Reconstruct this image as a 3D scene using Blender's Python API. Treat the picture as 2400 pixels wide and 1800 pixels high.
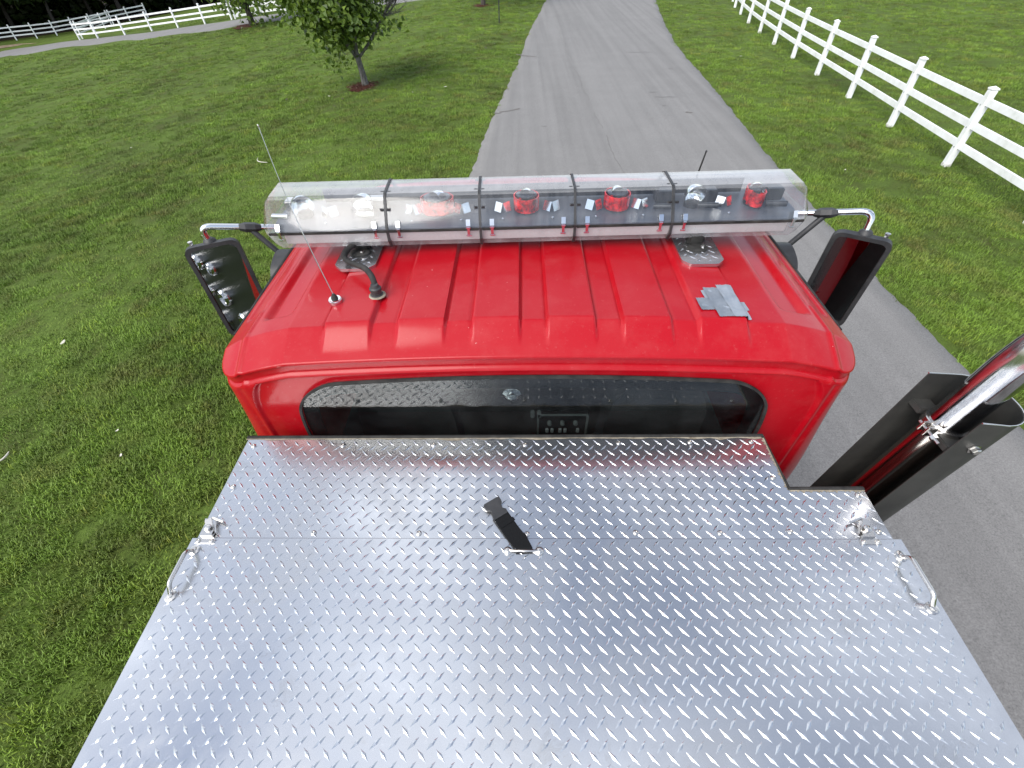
import bpy, bmesh, math, random
import numpy as np
from mathutils import Vector, Matrix
random.seed(7); rng = np.random.default_rng(7)
R = math.radians
for o in list(bpy.data.objects): bpy.data.objects.remove(o)
scene = bpy.context.scene
COL = scene.collection

# ------------------------------------------------------------------ camera
CAMZ, FPX = 3.65, 1069.0                       # eye height above the road, focal length in photo pixels (2400 wide)
_p, _y, _r = R(45.74), R(2.015), R(1.816)      # pitch down, turned left, roll
_fw = np.array([-math.sin(_y)*math.cos(_p), math.cos(_y)*math.cos(_p), -math.sin(_p)])
_rt = np.array([math.cos(_y), math.sin(_y), 0.0]); _up = np.cross(_rt, _fw)
_rt, _up = _rt*math.cos(_r) - _up*math.sin(_r), _rt*math.sin(_r) + _up*math.cos(_r)
cam = bpy.data.cameras.new('camera'); cam_ob = bpy.data.objects.new('camera', cam); COL.objects.link(cam_ob)
cam.sensor_width = 36.0; cam.lens = 36.0*FPX/2400.0; cam.clip_start = 0.05; cam.clip_end = 3000
cam_ob.matrix_world = Matrix(((_rt[0], _up[0], -_fw[0], 0), (_rt[1], _up[1], -_fw[1], 0), (_rt[2], _up[2], -_fw[2], CAMZ), (0, 0, 0, 1)))
scene.camera = cam_ob

# ------------------------------------------------------------------ sky, sun, exposure
SUN_EL, SUN_AZ = R(46), R(-137)                 # azimuth measured from +Y towards +X (sun stands behind on the left)
world = bpy.data.worlds.new('World'); scene.world = world; world.use_nodes = True
wn, wl = world.node_tree.nodes, world.node_tree.links
wn.clear()
def N(tree, t, **kw):
    n = tree.nodes.new(t)
    for k, v in kw.items(): setattr(n, k, v)
    return n
T = world.node_tree
sky = N(T, 'ShaderNodeTexSky', sky_type='NISHITA', sun_disc=False, sun_elevation=SUN_EL, sun_rotation=SUN_AZ)
tc = N(T, 'ShaderNodeTexCoord'); sep = N(T, 'ShaderNodeSeparateXYZ'); wl.new(tc.outputs['Generated'], sep.inputs[0])
zc = N(T, 'ShaderNodeMath', operation='MAXIMUM'); wl.new(sep.outputs['Z'], zc.inputs[0]); zc.inputs[1].default_value = 0.0
za = N(T, 'ShaderNodeMath', operation='ADD'); wl.new(zc.outputs[0], za.inputs[0]); za.inputs[1].default_value = 0.25
dv = N(T, 'ShaderNodeVectorMath', operation='SCALE'); inv = N(T, 'ShaderNodeMath', operation='DIVIDE'); inv.inputs[0].default_value = 1.0
wl.new(za.outputs[0], inv.inputs[1]); wl.new(tc.outputs['Generated'], dv.inputs[0]); wl.new(inv.outputs[0], dv.inputs['Scale'])
mpw = N(T, 'ShaderNodeMapping'); wl.new(dv.outputs[0], mpw.inputs[0]); mpw.inputs['Location'].default_value = (-0.78, 7.32, 7.27)
nz = N(T, 'ShaderNodeTexNoise'); nz.inputs['Scale'].default_value = 1.82; nz.inputs['Detail'].default_value = 9; nz.inputs['Roughness'].default_value = 0.56
wl.new(mpw.outputs[0], nz.inputs['Vector'])
cr = N(T, 'ShaderNodeValToRGB'); wl.new(nz.outputs['Fac'], cr.inputs[0])
cr.color_ramp.elements[0].position = 0.45; cr.color_ramp.elements[0].color = (0.08, 0.08, 0.08, 1)
cr.color_ramp.elements[1].position = 0.74; cr.color_ramp.elements[1].color = (1, 1, 1, 1)
b1 = N(T, 'ShaderNodeBackground'); b1.inputs['Strength'].default_value = 0.12; wl.new(sky.outputs[0], b1.inputs['Color'])
b2 = N(T, 'ShaderNodeBackground'); b2.inputs['Color'].default_value = (0.95, 0.97, 1.0, 1); b2.inputs['Strength'].default_value = 1.7
mxw = N(T, 'ShaderNodeMixShader'); wl.new(cr.outputs[0], mxw.inputs[0]); wl.new(b1.outputs[0], mxw.inputs[1]); wl.new(b2.outputs[0], mxw.inputs[2])
wo = N(T, 'ShaderNodeOutputWorld'); wl.new(mxw.outputs[0], wo.inputs[0])

sl = bpy.data.lights.new('sun', 'SUN'); sl.energy = 2.9; sl.angle = R(46); sl.color = (1.0, 0.96, 0.9)
sun = bpy.data.objects.new('sun', sl); COL.objects.link(sun)
sdir = Vector((math.sin(SUN_AZ)*math.cos(SUN_EL), math.cos(SUN_AZ)*math.cos(SUN_EL), math.sin(SUN_EL)))
sun.rotation_euler = sdir.to_track_quat('Z', 'Y').to_euler(); sun.location = sdir*40
scene.view_settings.view_transform = 'Standard'; scene.view_settings.look = 'None'
scene.view_settings.exposure = 0.55; scene.view_settings.gamma = 1.0
scene.render.engine = 'CYCLES'
scene.cycles.max_bounces = 8; scene.cycles.transparent_max_bounces = 24; scene.cycles.glossy_bounces = 5

# ------------------------------------------------------------------ helpers
def terrain_z(x, y):
    x = np.asarray(x, float); s = np.maximum(-x - 3.0, 0.0)
    s = np.where(s < 2, s*s/4.0, s - 1.0)
    return -np.minimum(0.097*s, 4.6)
def ray(px, py): return _rt*((px-1200)/FPX) + _up*(-(py-900)/FPX) + _fw
def ground(px, py):                            # where the line of sight meets the terrain
    d = ray(px, py); t = CAMZ/-d[2]
    for _ in range(60):
        z = float(terrain_z(d[0]*t, d[1]*t)); t += 0.6*((z-CAMZ)/d[2] - t)
    return np.array([d[0]*t, d[1]*t, CAMZ + d[2]*t])

MATS = {}
def mat(name, color=(0.5, 0.5, 0.5), rough=0.5, metal=0.0, coat=0.0, spec=0.5, **kw):
    m = bpy.data.materials.new(name); m.use_nodes = True; MATS[name] = m
    b = m.node_tree.nodes['Principled BSDF']
    b.inputs['Base Color'].default_value = (*color, 1); b.inputs['Roughness'].default_value = rough
    b.inputs['Metallic'].default_value = metal; b.inputs['Specular IOR Level'].default_value = spec
    b.inputs['Coat Weight'].default_value = coat; b.inputs['Coat Roughness'].default_value = 0.05
    return m
def bsdf(m): return m.node_tree.nodes['Principled BSDF']
def noise(m, scale, detail=6, rough=0.55, stretch=None, coord='Object', dist=0.0):
    t = m.node_tree; c = N(t, 'ShaderNodeTexCoord'); mp = N(t, 'ShaderNodeMapping'); n = N(t, 'ShaderNodeTexNoise')
    t.links.new(c.outputs[coord], mp.inputs[0]); t.links.new(mp.outputs[0], n.inputs['Vector'])
    if stretch: mp.inputs['Scale'].default_value = stretch
    n.inputs['Scale'].default_value = scale; n.inputs['Detail'].default_value = detail; n.inputs['Roughness'].default_value = rough; n.inputs['Distortion'].default_value = dist
    return n.outputs['Fac']
def ramp(m, fac, stops):
    t = m.node_tree; r = N(t, 'ShaderNodeValToRGB'); t.links.new(fac, r.inputs[0]); cr_ = r.color_ramp
    while len(cr_.elements) < len(stops): cr_.elements.new(0.5)
    for e, (p, c) in zip(cr_.elements, stops):
        e.position = p; e.color = (*c, 1) if hasattr(c, '__len__') else (c, c, c, 1)
    return r.outputs[0]
def mix(m, fac, a, b, mode='MIX'):
    t = m.node_tree; n = N(t, 'ShaderNodeMix', data_type='RGBA', blend_type=mode)
    for sock, v in ((n.inputs['Factor'], fac), (n.inputs['A'], a), (n.inputs['B'], b)):
        if hasattr(v, 'is_linked'): t.links.new(v, sock)
        elif hasattr(v, '__len__'): sock.default_value = (*v, 1)
        else: sock.default_value = v
    return n.outputs['Result']
def put(m, sock, out): m.node_tree.links.new(out, bsdf(m).inputs[sock])
def bump(m, h, strength=0.3, dist=0.01):
    t = m.node_tree; b = N(t, 'ShaderNodeBump'); b.inputs['Strength'].default_value = strength; b.inputs['Distance'].default_value = dist
    t.links.new(h, b.inputs['Height']); t.links.new(b.outputs[0], bsdf(m).inputs['Normal'])

class MB:
    """collects shapes into one mesh"""
    def __init__(s): s.v = []; s.f = []
    def add(s, vs, fs):
        o = len(s.v); s.v += [tuple(map(float, q)) for q in vs]; s.f += [tuple(int(i)+o for i in f) for f in fs]; return s
    def box(s, c, d, rz=0.0, mtx=None, bev=0.0):
        hx, hy, hz = d[0]/2, d[1]/2, d[2]/2; vs = []; fs = []
        if bev <= 0:
            vs = [Vector((x*hx, y*hy, z*hz)) for z in (-1, 1) for x, y in ((-1, -1), (1, -1), (1, 1), (-1, 1))]
            fs = [(3, 2, 1, 0), (4, 5, 6, 7), (0, 1, 5, 4), (1, 2, 6, 5), (2, 3, 7, 6), (3, 0, 4, 7)]
        else:
            bm = bmesh.new(); bmesh.ops.create_cube(bm, size=1.0)
            for q in bm.verts: q.co = Vector((q.co.x*d[0], q.co.y*d[1], q.co.z*d[2]))
            bmesh.ops.bevel(bm, geom=bm.edges[:], offset=bev, segments=2, affect='EDGES')
            bm.verts.index_update(); vs = [q.co.copy() for q in bm.verts]; fs = [[q.index for q in f.verts] for f in bm.faces]; bm.free()
        M = mtx if mtx is not None else Matrix.Rotation(rz, 4, 'Z')
        return s.add([M @ q + Vector(c) for q in vs], fs)
    def tube(s, pts, r, n=10, cap=True):
        pts = [Vector(q) for q in pts]; m = len(pts); rs = r if hasattr(r, '__len__') else [r]*m
        vs = []; ref = None
        for i, q in enumerate(pts):
            t = (pts[min(i+1, m-1)] - pts[max(i-1, 0)]).normalized()
            if ref is None: ref = Vector((0, 0, 1)).cross(t) if abs(t.z) < 0.95 else Vector((1, 0, 0)).cross(t)
            ref = (ref - t*ref.dot(t)).normalized(); b = t.cross(ref)
            vs += [q + (ref*math.cos(2*math.pi*k/n) + b*math.sin(2*math.pi*k/n))*rs[i] for k in range(n)]
        fs = [(i*n+k, i*n+(k+1) % n, (i+1)*n+(k+1) % n, (i+1)*n+k) for i in range(m-1) for k in range(n)]
        if cap: fs += [tuple(range(n-1, -1, -1)), tuple((m-1)*n+k for k in range(n))]
        return s.add(vs, fs)
    def lathe(s, prof, c, n=20, mtx=None):     # prof: (radius, z)
        vs = [Vector((r*math.cos(2*math.pi*k/n), r*math.sin(2*math.pi*k/n), z)) for r, z in prof for k in range(n)]; m = len(prof)
        fs = [(i*n+k, i*n+(k+1) % n, (i+1)*n+(k+1) % n, (i+1)*n+k) for i in range(m-1) for k in range(n)]
        fs += [tuple(range(n-1, -1, -1)), tuple((m-1)*n+k for k in range(n))]
        M = mtx if mtx is not None else Matrix.Identity(4)
        return s.add([M @ q + Vector(c) for q in vs], fs)
    def prism(s, poly, a, b, axis='Z'):        # extrude a 2D polygon along an axis from a to b
        f = {'Z': lambda p, h: (p[0], p[1], h), 'Y': lambda p, h: (p[0], h, p[1]), 'X': lambda p, h: (h, p[0], p[1])}[axis]
        n = len(poly); vs = [f(p, a) for p in poly] + [f(p, b) for p in poly]
        return s.add(vs, [tuple(range(n-1, -1, -1)), tuple(range(n, 2*n))] + [(k, (k+1) % n, n+(k+1) % n, n+k) for k in range(n)])
    def build(s, name, m, parent=None, smooth=None, org=None):
        me = bpy.data.meshes.new(name); o3 = Vector(org if org is not None else (WLOC.get(parent.name, (0, 0, 0)) if parent else (0, 0, 0)))
        me.from_pydata([Vector(cabx(q) if IN_CAB else q) - o3 for q in s.v], [], s.f)
        bm = bmesh.new(); bm.from_mesh(me); bmesh.ops.recalc_face_normals(bm, faces=bm.faces[:]); bm.to_mesh(me); bm.free()
        if smooth:
            me.shade_smooth(); me.set_sharp_from_angle(angle=R(smooth))
        if m is not None: me.materials.append(MATS[m] if isinstance(m, str) else m)
        return link(name, me, parent, o3)
WLOC = {}
CAB_K, CAB_LIFT, IN_CAB = 0.955, 0.1643, False      # cab parts are drawn for a 2.15 m wide cab; then scaled about the camera position to fit the window reflection
def cabx(q): return (q[0]*CAB_K, q[1]*CAB_K, q[2]*CAB_K+CAB_LIFT)
def link(name, data, parent=None, wloc=(0, 0, 0)):
    o = bpy.data.objects.new(name, data); COL.objects.link(o); wloc = Vector(wloc)
    if parent is not None:
        o.parent = parent; o.location = wloc - Vector(WLOC.get(parent.name, (0, 0, 0)))
    else: o.location = wloc
    WLOC[o.name] = tuple(wloc); return o
def empty(name, loc):
    return link(name, None, None, loc)
def tag(o, label=None, cat=None, group=None, kind=None):
    if label: o['label'] = label
    if cat: o['category'] = cat
    if group: o['group'] = group
    if kind: o['kind'] = kind
    return o
def np_mesh(name, verts, faces_list, m, smooth=False):
    me = bpy.data.meshes.new(name); me.from_pydata(np.asarray(verts).tolist(), [], [list(map(int, f)) for f in faces_list])
    if m: me.materials.append(MATS[m])
    if smooth: me.shade_smooth()
    return me
def rounded(poly, rad, seg=6):                 # round the corners of a 2D polygon
    out = []; n = len(poly)
    for i in range(n):
        p0, p1, p2 = (Vector(poly[(i+k) % n]) for k in (-1, 0, 1)); r = rad[i] if hasattr(rad, '__len__') else rad
        if r <= 0: out.append(tuple(p1)); continue
        a, b = (p0-p1), (p2-p1); r = min(r, a.length*.49, b.length*.49); a = p1 + a.normalized()*r; b = p1 + b.normalized()*r
        for k in range(seg+1):
            t = k/seg; out.append(tuple(a*(1-t)**2 + p1*2*t*(1-t) + b*t*t))
    return out

# ------------------------------------------------------------------ materials
m = mat('grass_ground', rough=0.9, spec=0.1)
big = noise(m, 0.35, 5, 0.6); mid = noise(m, 2.2, 6, 0.65); fine = noise(m, 26, 5, 0.75, stretch=(1, 0.45, 1))
g1 = ramp(m, big, [(0.36, (0.062, 0.083, 0.021)), (0.5, (0.080, 0.121, 0.022)), (0.64, (0.108, 0.162, 0.032))])
g2 = ramp(m, mid, [(0.33, (0.073, 0.071, 0.026)), (0.5, (0.080, 0.121, 0.022)), (0.68, (0.118, 0.185, 0.034))])
g3 = mix(m, 0.5, g1, g2); g4 = mix(m, ramp(m, fine, [(0.34, 0.65), (0.5, 0.0)]), g3, (0.028, 0.040, 0.011)); put(m, 'Base Color', g4)
bump(m, fine, 0.8, 0.05)

m = mat('grass_blade', rough=0.55, spec=0.25)
t_ = m.node_tree; geo = N(t_, 'ShaderNodeNewGeometry'); oi = N(t_, 'ShaderNodeObjectInfo')
def gnoise(scale, detail):
    n_ = N(t_, 'ShaderNodeTexNoise'); n_.inputs['Scale'].default_value = scale; n_.inputs['Detail'].default_value = detail; n_.inputs['Roughness'].default_value = 0.62
    t_.links.new(geo.outputs['Position'], n_.inputs['Vector']); return n_.outputs['Fac']
c1 = ramp(m, gnoise(0.35, 5), [(0.38, (0.090, 0.126, 0.026)), (0.5, (0.132, 0.222, 0.028)), (0.62, (0.184, 0.293, 0.040))])
c2 = ramp(m, gnoise(1.9, 6), [(0.34, (0.142, 0.126, 0.044)), (0.46, (0.108, 0.166, 0.028)), (0.58, (0.142, 0.245, 0.033)), (0.70, (0.217, 0.340, 0.051))])
c3 = mix(m, 0.5, c1, c2); c3 = mix(m, ramp(m, gnoise(0.9, 7), [(0.52, 0.0), (0.70, 0.6)]), c3, (0.161, 0.138, 0.051)); c3 = mix(m, ramp(m, gnoise(0.55, 4), [(0.54, 0.0), (0.70, 0.5)]), c3, (0.179, 0.277, 0.042))
c4 = ramp(m, oi.outputs['Random'], [(0.0, (0.62, 0.60, 0.55)), (0.5, (1.0, 1.0, 1.0)), (0.9, (1.25, 1.2, 1.1)), (1.0, (1.5, 1.25, 1.0))])
put(m, 'Base Color', mix(m, 1.0, c3, c4, 'MULTIPLY'))
bsdf(m).inputs['Subsurface Weight'].default_value = 0.0

m = mat('asphalt', rough=0.88, spec=0.3)
sp = noise(m, 75, 5, 0.85); sp2 = noise(m, 34, 4, 0.7); md = noise(m, 1.1, 5, 0.6); trk = noise(m, 1.0, 4, 0.55, stretch=(1.5, 0.06, 1)); trk2 = noise(m, 2.6, 3, 0.5, stretch=(1.6, 0.035, 1))
base = ramp(m, sp, [(0.30, (0.073, 0.071, 0.069)), (0.5, (0.181, 0.176, 0.171)), (0.66, (0.258, 0.251, 0.244)), (0.76, (0.401, 0.390, 0.379))])
base = mix(m, 0.25, base, ramp(m, sp2, [(0.3, (0.115, 0.112, 0.109)), (0.7, (0.241, 0.234, 0.227))]))
base = mix(m, 1.0, base, ramp(m, md, [(0.3, 0.95), (0.7, 1.04)]), 'MULTIPLY')
base = mix(m, 1.0, base, ramp(m, trk, [(0.32, 0.94), (0.5, 1.0), (0.7, 1.03)]), 'MULTIPLY')
base = mix(m, 1.0, base, ramp(m, trk2, [(0.3, 0.9), (0.6, 1.05)]), 'MULTIPLY')
put(m, 'Base Color', base); bump(m, sp, 0.5, 0.003)

m = mat('asphalt_edge', (0.115, 0.112, 0.112), rough=0.95, spec=0.1); e1 = noise(m, 60, 4, 0.8)
put(m, 'Base Color', ramp(m, e1, [(0.35, (0.06, 0.055, 0.05)), (0.6, (0.2, 0.19, 0.18))])); bump(m, e1, 0.8, 0.01)
m = mat('asphalt_crack', (0.150, 0.146, 0.142), rough=0.95, spec=0.1)
m = mat('dirt', rough=0.95, spec=0.1); put(m, 'Base Color', ramp(m, noise(m, 3, 6, .7), [(0.35, (0.16, 0.115, 0.075)), (0.65, (0.27, 0.22, 0.16))]))
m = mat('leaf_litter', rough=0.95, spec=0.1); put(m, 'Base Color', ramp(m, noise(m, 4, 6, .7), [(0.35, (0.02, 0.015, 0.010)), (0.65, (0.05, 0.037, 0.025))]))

m = mat('red_paint', (0.345, 0.002, 0.008), rough=0.42, coat=0.36, spec=0.15)
dst = noise(m, 9, 8, 0.72); dst2 = noise(m, 70, 4, 0.75); scr = noise(m, 14, 5, 0.7, stretch=(1, 7, 1)); chip = noise(m, 85, 2, 0.5)
col = mix(m, ramp(m, dst, [(0.48, 0.0), (0.78, 0.04)]), (0.345, 0.002, 0.008), (0.62, 0.40, 0.36))
col = mix(m, ramp(m, dst2, [(0.60, 0.0), (0.78, 0.12)]), col, (0.62, 0.35, 0.32))
col = mix(m, ramp(m, scr, [(0.70, 0.0), (0.78, 0.22)]), col, (0.70, 0.45, 0.42))
col = mix(m, ramp(m, chip, [(0.80, 0.0), (0.82, 0.8)]), col, (0.75, 0.70, 0.66))
put(m, 'Base Color', col); put(m, 'Coat Roughness', ramp(m, dst, [(0.35, 0.13), (0.7, 0.20)]))
bump(m, noise(m, 3.5, 2, 0.4), 0.05, 0.02)

m = mat('tread_plate', (0.80, 0.81, 0.83), rough=0.2, metal=0.94)
sm = noise(m, 5, 7, 0.65); sm2 = noise(m, 45, 5, 0.7); sm3 = noise(m, 2.0, 3, 0.5)
pc = mix(m, ramp(m, sm, [(0.35, 0.0), (0.75, 0.5)]), (0.60, 0.615, 0.64), (0.45, 0.46, 0.48))
pc = mix(m, ramp(m, sm2, [(0.62, 0.0), (0.78, 0.4)]), pc, (0.88, 0.88, 0.88))
pc = mix(m, ramp(m, noise(m, 130, 3, 0.6), [(0.74, 0.0), (0.78, 0.6)]), pc, (0.25, 0.24, 0.23))
wk = noise(m, 1.7, 8, 0.72, dist=0.6); st_ = noise(m, 7, 6, 0.75, dist=1.2)
pc = mix(m, ramp(m, wk, [(0.50, 0.0), (0.72, 0.42)]), pc, (0.40, 0.385, 0.36)); pc = mix(m, ramp(m, st_, [(0.60, 0.0), (0.66, 0.22), (0.70, 0.05)]), pc, (0.36, 0.34, 0.31))
rg = mix(m, ramp(m, wk, [(0.48, 0.0), (0.70, 0.8)]), ramp(m, sm, [(0.3, 0.13), (0.7, 0.27)]), (0.36, 0.36, 0.36))
put(m, 'Base Color', pc); put(m, 'Roughness', rg); bump(m, sm3, 0.08, 0.03)
m = mat('tread_stain', (0.30, 0.29, 0.28), rough=0.5, metal=0.6)
m = mat('grime', rough=0.8); put(m, 'Base Color', ramp(m, noise(m, 40, 4, .7), [(0.3, (0.13, 0.105, 0.07)), (0.7, (0.36, 0.32, 0.25))]))
m = mat('chrome', (0.70, 0.71, 0.72), rough=0.07, metal=1.0); put(m, 'Roughness', ramp(m, noise(m, 8, 6, .7), [(0.3, 0.05), (0.7, 0.16)]))
m = mat('stack_chrome', (0.52, 0.51, 0.50), rough=0.10, metal=1.0); put(m, 'Base Color', ramp(m, noise(m, 16, 6, .7, stretch=(1, 1, .4)), [(0.30, (0.26, 0.25, 0.25)), (0.55, (0.52, 0.52, 0.53)), (0.75, (0.62, 0.60, 0.57))])); put(m, 'Roughness', ramp(m, noise(m, 30, 6, .7), [(0.3, 0.06), (0.7, 0.22)]))
m = mat('stainless', (0.62, 0.60, 0.57), rough=0.24, metal=1.0)
m = mat('pipe_steel', (0.50, 0.46, 0.41), rough=0.18, metal=1.0); put(m, 'Base Color', ramp(m, noise(m, 7, 6, .7, stretch=(1, 1, .3)), [(0.3, (0.35, 0.31, 0.27)), (0.7, (0.66, 0.62, 0.57))]))
m = mat('black_plastic', (0.022, 0.023, 0.025), rough=0.5, spec=0.4); put(m, 'Base Color', ramp(m, noise(m, 12, 6, .7), [(0.35, (0.018, 0.019, 0.021)), (0.72, (0.05, 0.05, 0.052))]))
m = mat('rubber', (0.018, 0.018, 0.018), rough=0.75, spec=0.25); put(m, 'Base Color', ramp(m, noise(m, 20, 6, .7), [(0.35, (0.013, 0.013, 0.013)), (0.75, (0.05, 0.048, 0.045))]))
m = mat('webbing', (0.010, 0.0105, 0.0115), rough=0.9, spec=0.1); bump(m, noise(m, 320, 2, .5, stretch=(1, .25, 1)), 0.5, 0.002)
m = mat('shield_steel', (0.028, 0.028, 0.027), rough=0.5, metal=0.0, spec=0.45); put(m, 'Base Color', ramp(m, noise(m, 9, 6, .7), [(0.3, (0.022, 0.022, 0.021)), (0.7, (0.045, 0.044, 0.041))]))
m = mat('interior_dark', (0.16, 0.165, 0.16), rough=0.8); m = mat('seat_fabric', (0.16, 0.165, 0.17), rough=0.9); m = mat('trim_grey', (0.26, 0.28, 0.27), rough=0.8)
m = mat('tape', (0.30, 0.33, 0.37), rough=0.42, spec=0.5); put(m, 'Base Color', ramp(m, noise(m, 18, 5, .7), [(0.3, (0.24, 0.27, 0.31)), (0.7, (0.37, 0.40, 0.44))])); bump(m, noise(m, 22, 4, .6, stretch=(1, .4, 1)), 0.35, 0.006)
oi_ = N(m.node_tree, 'ShaderNodeObjectInfo'); put(m, 'Base Color', mix(m, 1.0, ramp(m, noise(m, 18, 5, .7), [(0.3, (0.17, 0.20, 0.24)), (0.7, (0.28, 0.31, 0.35))]), ramp(m, oi_.outputs['Random'], [(0.0, 0.72), (1.0, 1.1)]), 'MULTIPLY'))
m = mat('fence_white', (0.80, 0.81, 0.82), rough=0.45); put(m, 'Base Color', ramp(m, noise(m, 3, 6, .7), [(0.28, (0.60, 0.62, 0.58)), (0.42, (0.74, 0.75, 0.74)), (0.6, (0.82, 0.83, 0.84))]))
m = mat('fence_foot', rough=0.6); put(m, 'Base Color', ramp(m, noise(m, 14, 5, .7), [(0.35, (0.42, 0.40, 0.34)), (0.65, (0.76, 0.76, 0.74))]))
m = mat('bark', rough=0.9, spec=0.15); bk = noise(m, 22, 6, .7, stretch=(1, 1, .35)); put(m, 'Base Color', ramp(m, bk, [(0.35, (0.055, 0.05, 0.045)), (0.55, (0.14, 0.135, 0.125)), (0.72, (0.27, 0.265, 0.25))])); bump(m, bk, 0.7, 0.02)
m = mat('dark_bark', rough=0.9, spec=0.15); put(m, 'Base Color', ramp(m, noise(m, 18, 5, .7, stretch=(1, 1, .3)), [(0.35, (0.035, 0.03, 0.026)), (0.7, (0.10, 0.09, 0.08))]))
m = mat('pale_bark', rough=0.9, spec=0.15); put(m, 'Base Color', ramp(m, noise(m, 9, 5, .7, stretch=(1, 1, .3)), [(0.35, (0.12, 0.11, 0.10)), (0.7, (0.30, 0.28, 0.26))]))
def leaf_mat(name, a, b, c):
    m = mat(name, rough=0.42, spec=0.4); tt = m.node_tree; g_ = N(tt, 'ShaderNodeNewGeometry')
    col_ = ramp(m, g_.outputs['Random Per Island'], [(0.0, a), (0.55, b), (1.0, c)]); put(m, 'Base Color', col_)
    tr = N(tt, 'ShaderNodeBsdfTranslucent'); tt.links.new(mix(m, 0.6, col_, (0.16, 0.26, 0.02)), tr.inputs[0])
    ms = N(tt, 'ShaderNodeMixShader'); ms.inputs[0].default_value = 0.28
    tt.links.new(bsdf(m).outputs[0], ms.inputs[1]); tt.links.new(tr.outputs[0], ms.inputs[2]); tt.links.new(ms.outputs[0], tt.nodes['Material Output'].inputs[0])
leaf_mat('leaf', (0.040, 0.075, 0.013), (0.090, 0.150, 0.020), (0.185, 0.265, 0.040))
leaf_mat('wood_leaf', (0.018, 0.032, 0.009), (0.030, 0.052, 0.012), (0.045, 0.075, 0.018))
m = mat('mulch', rough=0.9, spec=0.15); g_ = N(m.node_tree, 'ShaderNodeNewGeometry'); put(m, 'Base Color', ramp(m, g_.outputs['Random Per Island'], [(0.0, (0.035, 0.014, 0.010)), (0.6, (0.085, 0.030, 0.020)), (0.92, (0.14, 0.06, 0.04)), (1.0, (0.33, 0.27, 0.2))]))
m = mat('dry_leaf', (0.05, 0.035, 0.02), rough=0.8); m = mat('pale_leaf', (0.55, 0.52, 0.45), rough=0.7)
m = mat('mirror_glass', (0.45, 0.46, 0.47), rough=0.015, metal=1.0)
m = mat('red_filter', (0.50, 0.004, 0.007), rough=0.2, spec=0.5); put(m, 'Base Color', ramp(m, noise(m, 38, 4, .7), [(0.38, (0.10, 0.002, 0.003)), (0.5, (0.45, 0.004, 0.007)), (0.66, (0.85, 0.012, 0.015))]))
m = mat('reflector', (0.92, 0.92, 0.90), rough=0.10, metal=1.0)
m = mat('lamp_black', (0.012, 0.013, 0.015), rough=0.35)
m = mat('channel_grey', (0.50, 0.50, 0.50), rough=0.55)
m = mat('tray', (0.055, 0.06, 0.072), rough=0.4)
m = mat('tyre', (0.02, 0.02, 0.02), rough=0.85)
def clear_mat(name, tint, rough, dirt_lo, dirt_hi, stretch=(1, 1, 1), ior=1.5, sky_sheen=False):
    m = bpy.data.materials.new(name); m.use_nodes = True; MATS[name] = m; tt = m.node_tree
    tt.nodes.remove(tt.nodes['Principled BSDF'])
    tr = N(tt, 'ShaderNodeBsdfTransparent'); tr.inputs[0].default_value = (*tint, 1)
    gl = N(tt, 'ShaderNodeBsdfGlossy'); gl.inputs['Roughness'].default_value = rough
    fr = N(tt, 'ShaderNodeFresnel'); gb_ = N(tt, 'ShaderNodeNewGeometry'); mi_ = N(tt, 'ShaderNodeMix', data_type='FLOAT'); mi_.inputs[2].default_value = ior; mi_.inputs[3].default_value = 1.0/ior
    tt.links.new(gb_.outputs['Backfacing'], mi_.inputs[0]); tt.links.new(mi_.outputs[0], fr.inputs['IOR'])   # thin sheet: same reflectance from both sides
    a = N(tt, 'ShaderNodeMixShader'); tt.links.new(fr.outputs[0], a.inputs[0]); tt.links.new(tr.outputs[0], a.inputs[1]); tt.links.new(gl.outputs[0], a.inputs[2])
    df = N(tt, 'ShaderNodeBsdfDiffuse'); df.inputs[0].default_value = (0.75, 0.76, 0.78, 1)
    b = N(tt, 'ShaderNodeMixShader'); d = noise(m, 9, 6, 0.7, stretch=stretch)
    dsock = ramp(m, d, [(0.35, dirt_lo), (0.72, dirt_hi)])
    if sky_sheen:                                   # reflected sky imitated by a pale diffuse tone on upward faces
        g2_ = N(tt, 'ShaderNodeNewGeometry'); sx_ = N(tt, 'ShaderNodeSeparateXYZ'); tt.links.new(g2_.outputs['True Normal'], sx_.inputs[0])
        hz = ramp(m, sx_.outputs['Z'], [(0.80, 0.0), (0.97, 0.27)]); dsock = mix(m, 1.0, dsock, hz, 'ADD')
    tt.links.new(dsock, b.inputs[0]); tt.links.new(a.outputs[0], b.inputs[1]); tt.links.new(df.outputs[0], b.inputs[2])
    tt.links.new(b.outputs[0], tt.nodes['Material Output'].inputs[0])
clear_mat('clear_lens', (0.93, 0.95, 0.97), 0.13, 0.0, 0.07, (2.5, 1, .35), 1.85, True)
clear_mat('lower_lens', (0.86, 0.85, 0.86), 0.06, 0.10, 0.30, (2.0, 1, 1), 1.4)
clear_mat('tinted_glass', (0.60, 0.63, 0.63), 0.012, 0.0, 0.012, (1, 1, 1), 1.45)

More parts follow.
